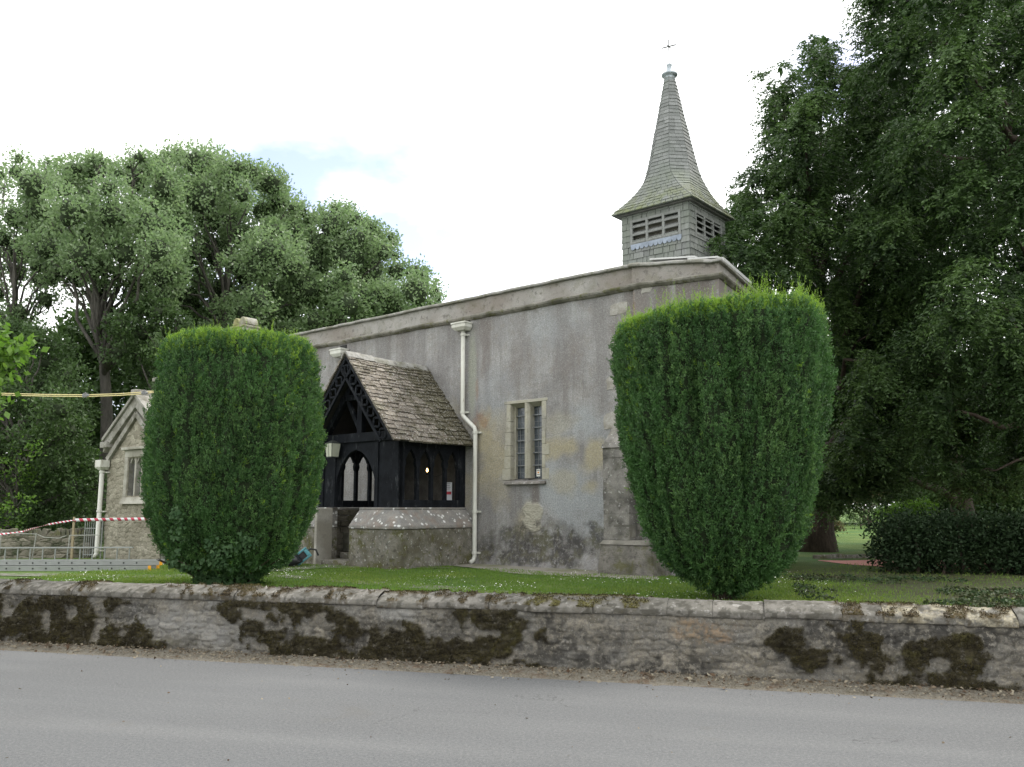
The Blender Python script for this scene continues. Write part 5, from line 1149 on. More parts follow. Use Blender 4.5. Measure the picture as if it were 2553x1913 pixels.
# ================================================================== CLIPPED YEWS
M_YEW = leaf_mat("clipped_yew_leaf", (.032, .080, .026), (.130, .230, .070), (.070, .155, .045), .25, .5, .3, 1.6)
M_NEWLIT = leaf_mat("yew_growth_and_lit", (.13, .23, .035), (.23, .33, .07), (.17, .27, .045), .4, .5, .25, 3)
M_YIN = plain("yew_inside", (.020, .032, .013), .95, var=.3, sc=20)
M_BARK = MT("yew_bark"); m = M_BARK; m.col(m.mix(m.rng(m.noise(9, 5, .7, (1, 1, .2)), .35, .65), (.030, .022, .016), (.075, .055, .042))); m.bump(m.noise(14, 5, .7, (1, 1, .2)), 1, .03); M_BARK = m.m
def clipped(name, label, cx, cy, prof, n, seed, new, topn, bright=None, tilt=0.0, shoot=1.0):
    prof = np.array(prof); g = np.random.default_rng(seed); zt = prof[-1, 0]
    t = thing(name, label, 'topiary tree', (cx, cy, G), 0, 'clipped yews on the lawn')
    def rad(th, z):
        r = np.interp(z, prof[:, 0], prof[:, 1])
        q = np.stack([np.cos(th) * 1.3, np.sin(th) * 1.3, z * 0 + seed], -1)
        ridge = fbm(np.stack([np.cos(th) * 6.5, np.sin(th) * 6.5, z * 1.1 + seed], -1), 4, seed + 1) - .5
        lump = fbm(np.stack([np.cos(th) * 12, np.sin(th) * 12, z * 4 + seed], -1), 3, seed + 2) - .5
        big = fbm(q * 1.2 + np.stack([z * 0, z * 0, z * .7], -1), 3, seed + 3) - .5
        gro = np.clip((fbm(np.stack([np.cos(th) * 9, np.sin(th) * 9, z * .8 + 5], -1), 3, seed + 9) - .60) / .06, 0, 1)
        return np.maximum(.03, r * (1 + .07 * big) - .05 + .20 * ridge + .17 * lump - .10 * gro * np.clip(r, 0, 1))
    # dense twiggy inside
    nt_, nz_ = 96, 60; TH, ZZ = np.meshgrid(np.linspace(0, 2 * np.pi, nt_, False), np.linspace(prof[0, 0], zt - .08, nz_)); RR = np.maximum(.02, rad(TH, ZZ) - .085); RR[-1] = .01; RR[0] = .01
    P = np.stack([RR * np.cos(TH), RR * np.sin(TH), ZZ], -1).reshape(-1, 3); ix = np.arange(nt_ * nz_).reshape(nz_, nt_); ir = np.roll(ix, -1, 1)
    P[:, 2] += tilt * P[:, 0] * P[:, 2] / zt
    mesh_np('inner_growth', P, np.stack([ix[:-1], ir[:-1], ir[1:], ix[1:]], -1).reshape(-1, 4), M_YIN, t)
    # leaves, denser towards the camera side is NOT used: the whole crown is clothed
    arc = np.concatenate([[0], np.cumsum(np.hypot(np.diff(prof[:, 0]), np.diff(prof[:, 1])) * (prof[1:, 1] + prof[:-1, 1]))]); arc /= arc[-1]
    kt = n // 16; per0 = 16
    s_ = g.random(kt); z = np.interp(s_, arc, prof[:, 0]); th = g.random(kt) * 2 * np.pi; r = rad(th, z)
    slope = np.interp(z, (prof[1:, 0] + prof[:-1, 0]) / 2, -np.diff(prof[:, 1]) / np.maximum(np.diff(prof[:, 0]), .02)); slope = np.clip(slope, -2.5, 6)
    o3 = np.stack([np.cos(th), np.sin(th), z * 0], -1); nrm = unit(o3 + np.stack([z * 0, z * 0, slope], -1))
    C0 = np.stack([r * np.cos(th), r * np.sin(th), z], -1); C0 = C0 + nrm * (g.normal(-.012, .024, kt))[:, None]
    upw = np.clip(z / .8, -.2, 1)[:, None]
    ax = unit(nrm * g.uniform(.25, .7, (kt, 1)) + np.array([0, 0, 1.0]) * upw * g.uniform(.6, 1.3, (kt, 1)) + g.normal(size=(kt, 3)) * .22)
    Lt = g.uniform(.06, .13, kt)
    tt = g.random((kt, per0))[..., None] ** .7
    Q = C0[:, None] + ax[:, None] * (tt - .45) * Lt[:, None, None] + g.normal(size=(kt, per0, 3)) * .010
    DD = unit(ax[:, None] * (.5 + tt) + unit(g.normal(size=(kt, per0, 3))) * .85)
    trn = np.clip((fbm(C0 * np.array([5, 5, 1.6]), 3, seed + 7) - .3) * 1.3 + g.normal(0, .28, kt), 0, 1)
    rn = np.clip(np.repeat(trn, per0) + g.normal(0, .10, kt * per0) + (tt.reshape(-1) - .5) * .5, 0, 1)
    hi_t = np.zeros(kt, bool)
    if bright is not None: hi_t = g.random(kt) < bright(C0, th, z, g)
    Q = Q + np.zeros_like(Q); Q[..., 2] += tilt * Q[..., 0] * Q[..., 2] / zt
    P = Q.reshape(-1, 3); D = DD.reshape(-1, 3); hi = np.repeat(hi_t, per0); m_n = (~hi).sum()
    v, f, rr = leaves(P[~hi], D[~hi], g.uniform(.018, .034, m_n), g.uniform(.011, .017, m_n), rn[~hi], .05, seed); mesh_np('crown', v, f, M_YEW, t, rnd=rr)
    # new growth: upright shoots on the top and shoulder
    per = 20; k = topn; zz_ = zt - g.random(k) ** 1.6 * .0; th = g.random(k) * 2 * np.pi; 
    onrim = g.random(k) < .55; zs = np.where(onrim, zt - .02 - g.random(k) ** 2.2 * new, zt - .03); rr0 = np.where(onrim, rad(th, zs) * g.uniform(.93, 1.02, k), np.sqrt(g.random(k)) * np.interp(zt - .04, prof[:, 0], prof[:, 1]))
    ptop = np.interp(rr0, prof[::-1, 1][:4], prof[::-1, 0][:4]); zs = np.where(onrim, zs, np.minimum(zt, ptop))
    B = np.stack([rr0 * np.cos(th), rr0 * np.sin(th), zs], -1); B[:, 2] += tilt * B[:, 0] * B[:, 2] / zt; clump = np.clip((fbm(B * 4, 2, seed + 20) - .5) * 2 + .5, 0, 1); Ls = np.clip(g.gamma(2.2, .036, k) * (.3 + 1.3 * clump), .03, .26) * shoot
    ax = unit(np.stack([np.cos(th) * .16, np.sin(th) * .16, th * 0 + 1], -1) + g.normal(0, .10, (k, 3))); tt = np.linspace(0, 1, per)[None, :, None]
    Q = B[:, None] + ax[:, None] * tt * Ls[:, None, None]; rad_ = unit(g.normal(size=(k, per, 3))); DD = unit(rad_ * .8 + ax[:, None] * .9)
    v, f, rr = leaves(Q.reshape(-1, 3), DD.reshape(-1, 3), np.repeat(g.uniform(.02, .034, k), per), .007, np.clip(np.repeat(g.random(k), per) + .0, 0, 1), .03, seed + 1)
    if hi.any():
        v2, f2, r2 = leaves(P[hi], D[hi], g.uniform(.024, .05, hi.sum()), .010, g.random(hi.sum()) * .7, .04, seed + 4); f = np.concatenate([f, f2 + len(v)]); v = np.concatenate([v, v2]); rr = np.concatenate([rr, r2])  # bright tufts join in: new growth plus painted side and rim light
    mesh_np('new_growth_and_lit', v, f, M_NEWLIT, t, rnd=rr)
    q = MB(); gq = random.Random(seed)
    for i in range(7):
        a = gq.uniform(0, 6.28); ro = gq.uniform(.02, .16); q.tube([(ro * math.cos(a), ro * math.sin(a), -.05), (ro * 1.4 * math.cos(a), ro * 1.4 * math.sin(a), .25), (ro * 3.2 * math.cos(a + .2), ro * 3.2 * math.sin(a + .2), .8)], [.09, .06, .04], 8)
    q.build('trunk', M_BARK, t, 0, True); return t
pL = at(560, 1455, 13.0)
PROFL = [(.0, .40), (.14, .46), (.24, .56), (.30, .80), (.45, .95), (.70, 1.07), (1.04, 1.21), (1.52, 1.27), (2.12, 1.30), (2.73, 1.25), (3.20, 1.17), (3.46, 1.12), (3.56, 1.06), (3.61, .96), (3.63, .02)]
def brL(P, th, z, g):
    side = np.clip((P[:, 0] - .75) / .4, 0, 1) * np.clip((z - 1.0) / 1.6, 0, 1) * .45  # sunlit right-hand side, painted with brighter leaves
    streak = np.clip((fbm(np.stack([P[:, 0] * 6, P[:, 1] * 6, z * .9], -1), 3, 5) - .5) / .12, 0, 1)
    return np.clip(side * streak + np.clip((z - 3.15) / .45, 0, 1) ** 2 * (.2 + .7 * streak) + .02, 0, .95)
cl1 = clipped('clipped_yew', 'barrel-shaped clipped yew with ivy at its foot, in front of the porch', -4.16, 13.0, PROFL, 380000, 3, .35, 1500, brL)
PROFR = [(.02, .07), (.08, .12), (.14, .24), (.24, .48), (.47, .80), (.81, .97), (1.2, 1.10), (1.6, 1.20), (1.96, 1.28), (2.47, 1.34), (2.99, 1.36), (3.32, 1.35), (3.46, 1.31), (3.50, 1.22), (3.52, .02)]
def brR(P, th, z, g):
    streak = np.clip((fbm(np.stack([P[:, 0] * 6, P[:, 1] * 6, z * .9], -1), 3, 5) - .5) / .12, 0, 1)
    edge = np.clip((np.abs(P[:, 0]) - 1.05) / .3, 0, 1) * np.clip((z - 1.6) / 1.2, 0, 1) * .3  # rim light on both edges, painted with brighter leaves
    return np.clip(edge * streak + np.clip((z - 3.25) / .25, 0, 1) ** 1.5 * (.35 + .6 * streak) + .006, 0, .95)
cl2 = clipped('clipped_yew', 'tall clipped yew tapering to a narrow foot, right of the church window', 2.65, 10.9, PROFR, 420000, 8, .16, 1900, brR, .085, 1.25)

# ivy climbing out of the left yew's foot
ivy = thing('ivy', 'pale veined ivy climbing around the foot of the barrel-shaped clipped yew', 'ivy', (-4.2, 13.0, G))
g = np.random.default_rng(44); P = []; D = []
spots = [(560, 1430, 60, 28, 90), (600, 1365, 34, 18, 50), (640, 1345, 18, 14, 40), (490, 1425, 30, 22, 60), (440, 1400, 22, 12, 20), (485, 1290, 18, 26, 40), (560, 1395, 26, 34, 60), (640, 1440, 50, 26, 140), (520, 1450, 60, 14, 120), (460, 1370, 14, 12, 8), (420, 1410, 16, 8, 8), (690, 1420, 30, 16, 50), (555, 1340, 10, 20, 14), (470, 1335, 14, 14, 12)]
for (x, y, rx, ry, nn) in spots:
    for k in range(nn):
        px_, py_ = x + g.normal(0, rx * .55), y + g.normal(0, ry * .55); py_ = min(py_, 1462); z = at(px_, py_, 12.2)[2] - G; rr = float(np.interp(max(0, z), [q_[0] for q_ in PROFL], [q_[1] for q_ in PROFL]))
        xx_ = at(px_, py_, 12.4)[0] + 4.2; 
        if abs(xx_) > rr: xx_ = math.copysign(rr, xx_)
        yy_ = -math.sqrt(max(.0, rr * rr - xx_ * xx_)) - .03; P.append((xx_, yy_ + g.normal(0, .02), max(.02, z))); D.append((g.normal(0, .6), -.3, -.5 + g.normal(0, .5)))
P = np.array(P); D = unit(np.array(D)); s_ = g.uniform(.035, .075, len(P))
n = len(P); vs = []; fs = []                 # five-lobed leaves
prf = [(0, 0), (.32, .05), (.55, .32), (.26, .42), (.22, .72), (0, 1), (-.22, .72), (-.26, .42), (-.55, .32), (-.32, .05)]
for i in range(n):
    d = D[i]; sd_ = unit(np.cross(d, np.array([0.2, -1, .3]) + g.normal(0, .3, 3))); b0 = len(vs); nn3 = np.cross(d, sd_)
    for (a_, b_) in prf: vs.append(P[i] + sd_ * a_ * s_[i] + d * b_ * s_[i] + nn3 * abs(a_) * .2 * s_[i])
    fs.append(tuple(range(b0, b0 + 10)))
me = bpy.data.meshes.new('ivy_leaves'); me.from_pydata([tuple(v) for v in vs], [], fs); a_ = me.attributes.new('rnd', 'FLOAT', 'POINT'); a_.data.foreach_set('value', np.repeat(g.random(n), 10).astype(np.float32))
M_IVY = leaf_mat("ivy_leaf", (.030, .070, .026), (.075, .13, .055), (.05, .10, .038), .2, .6, .2, 4); me.materials.append(M_IVY); o = bpy.data.objects.new('foliage', me); COL.objects.link(o); o.parent = ivy
q = MB(); gq = random.Random(4)
for i in range(9):
    a = gq.uniform(3.4, 6.0); q.tube([(.35 * math.cos(a), .35 * math.sin(a), -.02), (.5 * math.cos(a + .1), .5 * math.sin(a + .1), .16), (.95 * math.cos(a + gq.uniform(-.2, .2)), .95 * math.sin(a), .40)], [.014, .011, .006], 5)
q.build('stem', M_BARK, ivy)

# ================================================================== TREES
M_OAK = leaf_mat("broad_leaf", (.120, .190, .085), (.235, .310, .150), (.180, .250, .120), .42, .42, .5, .35)  # greens lightened to stand in for haze over these trees
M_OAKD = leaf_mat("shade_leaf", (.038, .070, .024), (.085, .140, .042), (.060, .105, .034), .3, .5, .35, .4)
M_LIME = leaf_mat("bright_leaf", (.07, .15, .025), (.16, .26, .05), (.11, .19, .035), .45, .5, .3, .6)
M_TRK = MT("grey_bark"); m = M_TRK; m.col(m.mix(m.rng(m.noise(5, 5, .7, (1, 1, .3)), .35, .65), (.045, .042, .036), (.12, .11, .095))); m.bump(m.noise(9, 5, .7, (1, 1, .2)), 1, .04); M_TRK = m.m
GT = 'broadleaved trees behind the church'
M_HULL = plain("dark_twig_hull", (.035, .050, .024), .95, var=.4, sc=3)  # hull colour, dark for the shade inside each clump
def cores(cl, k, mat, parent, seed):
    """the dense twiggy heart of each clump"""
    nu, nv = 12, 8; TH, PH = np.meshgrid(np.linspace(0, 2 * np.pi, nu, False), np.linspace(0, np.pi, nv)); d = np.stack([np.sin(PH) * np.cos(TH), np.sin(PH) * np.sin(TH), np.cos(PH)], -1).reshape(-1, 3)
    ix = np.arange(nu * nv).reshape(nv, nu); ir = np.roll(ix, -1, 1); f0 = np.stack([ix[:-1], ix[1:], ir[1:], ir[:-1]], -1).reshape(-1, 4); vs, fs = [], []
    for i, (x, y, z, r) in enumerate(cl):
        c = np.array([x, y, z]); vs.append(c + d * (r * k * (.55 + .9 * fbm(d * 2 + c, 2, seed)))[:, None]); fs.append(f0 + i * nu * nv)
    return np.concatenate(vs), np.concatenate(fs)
def crown_mesh(v, f, rr, mat, parent, core=None, mat2=None):
    if core is None: return mesh_np('crown', v, f, mat, parent, rnd=rr)
    cv, cf = core; o = mesh_np('crown', np.concatenate([v, cv]), np.concatenate([f, cf + len(v)]), mat, parent, rnd=np.concatenate([rr, np.zeros(len(cv))]))
    o.data.materials.append(mat2); mi = np.zeros(len(f) + len(cf), np.int32); mi[len(f):] = 1; o.data.polygons.foreach_set('material_index', mi); return o
def tree(name, label, cat, base, cl, mat, bark, dens, ln, wd, seed, r0, group=None, lean=(0, 0), share=.8, fork=.35, flat=.85, per=9, minr=.015, core=0):
    t = thing(name, label, cat, tuple(base), 0, group); b = np.array(base)
    c2 = [(x - b[0], y - b[1], z - b[2], r) for x, y, z, r in cl]
    v, f, rr = broad_crown(c2, dens, ln, wd, seed, flat=flat, per=per); crown_mesh(v, f, rr, mat, t, cores(c2, core, M_HULL, t, seed) if core else None, M_HULL)
    limbs(MB(), (0, 0, -.2), c2, r0, seed, fork, lean, share=share, minr=minr).build('trunk', bark, t, 0, True); return t
def gb(px, Y): p = at(px, 1200, Y); return (float(p[0]), float(p[1]), G)
K = 1.0
c0 = clumps([(-260, 560), (-60, 450), (10, 420), (30, 380), (110, 388), (160, 420), (190, 560), (150, 720), (90, 900), (-220, 930)], 64, 34, 72, 31, 3, 1)
tree('broadleaf_tree', 'tall thin-topped tree at the left edge behind the wood', 'tree', gb(-30, 31), c0, M_OAK, M_TRK, 130, .13, .075, 11, .26, GT, (0.3, 0), .5, .3, core=.45)
c1 = clumps([(60, 480), (140, 430), (180, 392), (240, 386), (300, 420), (330, 376), (362, 372), (380, 410), (440, 440), (470, 560), (450, 700), (420, 800), (330, 790), (300, 700), (240, 760), (150, 700), (70, 640)], 74, 36, 76, 30, 3.5, 2)
tree('broadleaf_tree', 'tree with forked grey trunks rising beside the vestry gable', 'tree', gb(262, 30), c1, M_OAK, M_TRK, 150, .13, .075, 12, .30, GT, (-.9, 0), .6, .25, core=.42)
c2_ = clumps([(370, 410), (430, 372), (500, 368), (550, 388), (620, 402), (700, 436), (735, 490), (760, 600), (760, 720), (740, 850), (600, 880), (470, 870), (400, 780), (380, 560)], 84, 38, 84, 34, 4, 3)
tree('broadleaf_tree', 'tallest domed tree directly above the barrel-shaped clipped yew', 'tree', gb(560, 34), c2_, M_OAK, M_TRK, 150, .14, .08, 13, .40, GT, (0, 0), .5, .3, core=.5)
c3 = clumps([(640, 520), (730, 490), (790, 540), (812, 512), (852, 502), (895, 526), (915, 556), (958, 552), (990, 598), (1000, 652), (1050, 658), (1085, 696), (1108, 755), (1000, 810), (860, 870), (680, 870), (640, 760), (640, 640)], 84, 34, 76, 36, 4, 4)
tree('broadleaf_tree', 'tree spreading down to the church parapet left of the spire', 'tree', gb(850, 37), c3, M_OAK, M_TRK, 150, .14, .08, 14, .38, GT, (0, 0), .5, .3, core=.5)
# shaded undergrowth left of the vestry
u1 = clumps([(-260, 820), (60, 800), (150, 850), (215, 960), (225, 1020), (215, 1100), (250, 1180), (262, 1300), (250, 1400), (-260, 1400)], 100, 40, 80, 27, 2.2, 5)
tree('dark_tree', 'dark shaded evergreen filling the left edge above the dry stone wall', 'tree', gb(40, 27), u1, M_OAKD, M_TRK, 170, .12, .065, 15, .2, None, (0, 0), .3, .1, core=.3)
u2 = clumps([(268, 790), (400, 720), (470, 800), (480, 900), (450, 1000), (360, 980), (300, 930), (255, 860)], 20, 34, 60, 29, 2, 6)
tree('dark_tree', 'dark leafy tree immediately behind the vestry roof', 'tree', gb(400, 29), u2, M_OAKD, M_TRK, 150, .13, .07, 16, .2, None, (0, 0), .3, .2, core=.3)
u3 = clumps([(120, 1180), (180, 1130), (262, 1120), (275, 1250), (262, 1390), (150, 1390), (100, 1300)], 22, 22, 40, 32, 2, 7)
tree('hazel_shrub', 'bright green leafy shrub against the dark wood, left of the vestry downpipe', 'shrub', gb(210, 32), u3, M_LIME, M_TRK, 90, .11, .07, 17, .06, None, (0, 0), .8, .1)
u4 = clumps([(-60, 1200), (20, 1120), (120, 1060), (150, 1120), (120, 1240), (60, 1330), (-60, 1340)], 14, 20, 38, 25.5, 1.2, 8)
tree('hazel_shrub', 'low sunlit shrub above the dry stone wall at the left edge', 'shrub', gb(40, 25.6), u4, M_LIME, M_TRK, 26, .10, .06, 18, .05, None, (0, 0), .8, .1)
# maple whose branch reaches in at the left edge
mpc = [tuple(at(x, y, 9.0 + dy)) + (r * 9 / FPX,) for x, y, r, dy in ((10, 885, 30, 0), (52, 872, 20, .1), (-40, 870, 60, 0), (8, 930, 26, .1), (-20, 1000, 30, -.1), (-120, 820, 90, .2), (-160, 960, 90, 0), (-220, 700, 110, .3), (-300, 850, 120, 0))]
tree('maple_sapling', 'bright green maple sapling reaching in at the left edge above the yellow cable', 'tree', (-7.2, 9.9 + 1.2, G), [(x, y, z, r) for x, y, z, r in mpc], M_LIME, M_TRK, 1500, .085, .06, 19, .05, None, (0, 0), 1, .5, .8, 3, .006)

# great yews on the right
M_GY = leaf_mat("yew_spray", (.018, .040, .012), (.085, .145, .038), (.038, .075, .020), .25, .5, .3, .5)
GY = 'old yews west of the church'
def yew(label, base, cl, dens, seed, r0, L=.42, share=.8, lean=(0, 0), per=22, ln=.068, mat=None, wd=.024):
    t = thing('yew_tree', label, 'tree', tuple(base), 0, GY); b = np.array(base); c2 = [(x - b[0], y - b[1], z - b[2], r) for x, y, z, r in cl]
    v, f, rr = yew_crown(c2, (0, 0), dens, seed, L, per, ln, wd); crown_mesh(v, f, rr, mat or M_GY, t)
    limbs(MB(), (0, 0, -.2), c2, r0, seed, .15, lean, share=share * .10, minr=.006).build('trunk', M_BARK, t, 0, True); return t
def plumes(cl, seed, k=5):
    """upright tapering boughs standing out of the crown"""
    g = random.Random(seed); r = []
    for (x, y, z, q) in cl:
        r.append((x, y, z, q * .9))
        if g.random() < .7:
            h = q * g.uniform(1.0, 1.9); dx, dy = g.uniform(-.5, .5) * q, -q * g.uniform(.5, 1.1)
            for i in range(4): r.append((x + dx + .03 * i, y + dy, z + q * .3 + h * i / 4, q * (.36 - .075 * i)))
    return r
yb1 = clumps([(1790, 650), (1805, 590), (1840, 540), (1830, 490), (1860, 440), (1905, 390), (1900, 330), (1930, 240), (1975, 230), (1990, 170), (2015, 150), (2022, 110), (2045, 150), (2090, 190), (2180, 220), (2300, 420), (2330, 760), (2320, 1040), (2230, 1170), (2120, 1220), (2060, 1170), (2050, 1000), (2080, 800), (1990, 740), (1900, 730), (1850, 760), (1840, 690)], 150, 34, 74, 20.5, 3.6, 21, .55)
yb2 = [tuple(at(x, y, Y)) + (r * Y / FPX,) for x, y, r, Y in ((1792, 618, 26, 16.9), (1835, 600, 34, 17.5), (1815, 560, 20, 18), (1870, 640, 44, 17), (1900, 700, 50, 17), (1890, 560, 40, 18), (2020, 110, 13, 20), (2016, 140, 20, 20), (1905, 195, 12, 19), (1925, 225, 18, 19), (1950, 170, 10, 19), (1880, 700, 40, 18), (1860, 740, 30, 18), (1815, 690, 20, 19), (2060, 1200, 50, 20.5), (2100, 1225, 42, 20), (2045, 1245, 34, 20.5), (2085, 1262, 24, 20.2), (2150, 1215, 44, 20), (2020, 1215, 40, 20.5), (2200, 1200, 50, 19.5))]
yew('broad old yew with drooping sprays reaching towards the spire', tuple(onz(2048, 1376)), plumes(yb1, 3) + yb2, 230, 31, .42, .5, .6)
ya = clumps([(2160, 20), (2150, -160), (2850, -160), (2850, 1180), (2520, 1215), (2400, 1235), (2320, 1180), (2270, 900), (2210, 600), (2150, 380), (2120, 230), (2150, 160)], 190, 44, 92, 18, 3.6, 22, .55)
yew('giant dark yew filling the top right corner of the view', (12.2, 18.6, G), plumes(ya, 5), 200, 32, .5, .5, .5)
yc = clumps([(2080, 760), (2150, 800), (2250, 850), (2300, 1000), (2290, 1180), (2180, 1225), (2100, 1200), (2060, 1100), (2050, 900)], 40, 36, 66, 21.5, 1.6, 23, .55)
yew('shaded yew standing behind the tall clipped yew, above the distant lawn', (12.6, 24.5, G), yc, 170, 33, .4, .5, .4)

yd = clumps([(1960, 420), (2100, 260), (2200, 120), (2250, -100), (2850, -100), (2850, 1215), (2450, 1225), (2300, 1215), (2200, 1180), (2120, 1130), (2080, 900), (2000, 700)], 120, 60, 110, 27, 2, 24, .6)
yew('dense dark yew closing the gaps behind the other old yews', (18.5, 28.0, G), yd, 34, 34, .4, .55, .4, ln=.09, wd=.04, per=16)
# dark hedge bank on the right
hb = []
g = random.Random(9); pa = onz(2215, 1430); pb = onz(2800, 1440)
for i in range(46):
    s = g.random() ** .9; p = pa + (pb - pa) * s + np.array([.5, .85, 0]) * g.uniform(.1, 2.4); hb.append((p[0], p[1], G + g.uniform(.15, .80), g.uniform(.32, .46)))
for s in np.linspace(0, 1, 16): p = pa + (pb - pa) * s; hb.append((p[0] + .12, p[1] + .3, G + .25, .36)); hb.append((p[0] + .14, p[1] + .38, G + .72, .36))
M_HEDGE = leaf_mat("laurel_leaf", (.010, .022, .009), (.026, .048, .018), (.018, .034, .012), .12, .6, .15, 1)
hd = thing('laurel_hedge', 'dark overgrown evergreen hedge under the yews at the right edge', 'hedge', (float(pa[0]), float(pa[1]), G))
v, f, rr = broad_crown([(x - pa[0], y - pa[1], z - G, r) for x, y, z, r in hb], 520, .07, .035, 41, per=6); mesh_np('foliage', v, f, M_HEDGE, hd, rnd=rr)
q = MB()
for (x, y, z, r) in hb: q = MB(); q.tube([(x - pa[0], y - pa[1], -.05), (x - pa[0] + .05, y - pa[1], (z - G) * .6), (x - pa[0], y - pa[1], z - G + .1)], [.03, .022, .01], 5); q.build('stem', M_BARK, hd)

# ivy and leaf litter in the deep shade
g = np.random.default_rng(60); n = 16000
a = g.uniform(3.0, 7.6, n); b = .4 + 6.0 * g.random(n)
P = RC + RD * a[:, None] + RN * b[:, None]; P[:, 2] = G + g.uniform(.005, .05, n); nn_ = fbm(np.stack([P[:, 0] * .8, P[:, 1] * .8, P[:, 0] * 0], -1), 4, 3)
ok = (nn_ + (a - 3) * .07 > .68); P = P[ok]; n = len(P)
v, f, rr = leaves(P, unit(g.normal(size=(n, 3)) * np.array([1, 1, .35])), g.uniform(.03, .07, n), .03, g.random(n), .1, 7)
M_GC = leaf_mat("ground_ivy", (.022, .048, .016), (.045, .075, .03), (.06, .05, .028), .1, .6, .2, 1.5)
o = mesh_np('ground_ivy', v, f, M_GC, rnd=rr); tag(o, 'low ivy and litter carpeting the shade below the dark hedge', 'ground cover', kind='stuff')

# distance on the right: small acer, hedges, kerb, pale house
def small(name, label, cat, px, Y, cl, mat, dens, ln, wd, seed, r0=.06, group=None, share=.8): return tree(name, label, cat, gb(px, Y), [tuple(at(x, y, Y + dy)) + (r * Y / FPX,) for x, y, r, dy in cl], mat, M_BARK, dens, ln, wd, seed, r0, group, (0, 0), share, .3)
M_RUSS = leaf_mat("russet_leaf", (.09, .075, .04), (.15, .13, .06), (.11, .09, .05), .3, .6, .2, .8)
small('acer_bush', 'small rounded russet acer on the distant bright lawn', 'tree', 2068, 33, [(2068, 1308, 20, 0), (2085, 1312, 16, 0), (2050, 1312, 16, 0), (2070, 1292, 14, 0), (2096, 1316, 9, 0)], M_RUSS, 420, .07, .04, 51, .07)
small('garden_shrub', 'dark rounded garden shrub behind the distant lawn', 'shrub', 2160, 46, [(x, y, r, dy) for x, y, r, dy in ((2120, 1300, 24, 0), (2160, 1295, 28, 1), (2200, 1295, 30, 0), (2145, 1268, 26, 2), (2190, 1262, 26, 2), (2110, 1278, 20, 1), (2230, 1290, 30, 0))], M_OAKD, 60, .12, .07, 52)
small('garden_shrub', 'olive flowering shrub above the dark distant garden shrub', 'shrub', 2140, 52, [(2110, 1248, 22, 0), (2150, 1240, 26, 0), (2180, 1225, 22, 1), (2090, 1225, 24, 1), (2060, 1240, 26, 2)], M_RUSS, 60, .13, .08, 53)
small('garden_tree', 'dark round tree behind the flowering shrub beyond the distant lawn', 'tree', 2150, 56, [(x, y, 34, dy) for x, y, dy in ((2060, 1215, 0), (2110, 1200, 1), (2160, 1195, 0), (2210, 1205, 1), (2250, 1220, 0), (2090, 1250, 2), (2140, 1245, 2), (2190, 1240, 2), (2240, 1255, 2), (2290, 1230, 1))], M_OAKD, 80, .16, .10, 55, .12)
lh = thing('clipped_hedge', 'sunlit clipped hedge top behind the dark laurel hedge', 'hedge', gb(2270, 27)); b_ = at(2270, 1200, 27)
cl_ = [tuple(at(x, y, 27)) + (r * 27 / FPX,) for x, y, r in [(2200 + i * 12, 1285 - 3.2 * i if i < 6 else 1266, 20) for i in range(11)]]
v, f, rr = broad_crown([(x - b_[0], y - b_[1], z - G, r) for x, y, z, r in cl_], 500, .07, .04, 54, per=6); mesh_np('foliage', v, f, M_LIME, lh, rnd=rr)
for x, y, z, r in cl_: q = MB(); q.tube([(x - b_[0], y - b_[1], -.05), (x - b_[0], y - b_[1], z - G)], [.03, .015], 5); q.build('stem', M_BARK, lh)
ke = thing('kerb_edging', 'row of rough stone edging along the pink gravel drive', 'kerb', tuple(onz(2050, 1394)))
e0, e1 = onz(2030, 1393), onz(2260, 1390); b0 = onz(2050, 1394); q = MB(); gq = random.Random(3); s = 0; L_ = np.linalg.norm(e1 - e0); dd = (e1 - e0) / L_; an = math.atan2(dd[1], dd[0])
while s < L_:
    w_ = gq.uniform(.14, .3); c_ = e0 + dd * (s + w_ / 2) - b0; q.box(-w_ / 2, w_ / 2 - .01, -.08, .08, -.04, gq.uniform(.05, .10), Matrix.Translation((c_[0], c_[1], 0)) @ Matrix.Rotation(an + gq.uniform(-.1, .1), 4, 'Z')); s += w_
q.build('stones', M_PL, ke, .02)
# pale house glimpsed far off between the yews
hp = gb(2470, 70); hs = thing('white_house', 'pale rendered house glimpsed through the yews at far right', 'house', hp, R(-20))
q = MB(); q.box(-6, 6, 0, 7, 0, 4.6); q.build('wall', plain("pale_render", (.62, .60, .56), .9), hs)
q = MB(); q.prism([(-6.3, -.3, 4.6), (6.3, -.3, 4.6), (6.3, 7.3, 4.6), (-6.3, 7.3, 4.6)], [(-6.3, 3.4, 7.4), (6.3, 3.4, 7.4), (6.3, 3.6, 7.4), (-6.3, 3.6, 7.4)]); q.build('roof', plain("slate_roof", (.12, .12, .13), .8), hs)
for k in (-4, -1.3, 1.3, 4):
    q = MB(); q.box(k - .5, k + .5, -.03, .05, 1, 2.3); q.build('window', M_GLASS, hs)
# woodland closing the view all round
g = random.Random(77); ww = []
for (x0_, x1_, Y, hh, nn) in ((-60, -14, 40, 9, 130), (-14, 10, 52, 7, 40), (14, 70, 60, 10, 230)):
    for i in range(nn): s = (i + g.random()) / nn; ww.append((x0_ + (x1_ - x0_) * s, Y + g.uniform(-3, 5), G + g.uniform(.8, hh), g.uniform(1.3, 2.4)))
v, f, rr = broad_crown(ww, 55, .26, .16, 61); o = mesh_np('distant_wood', v, f, M_OAKD, rnd=rr); tag(o, 'distant dark wood closing the view behind church and garden', 'wood', kind='stuff')

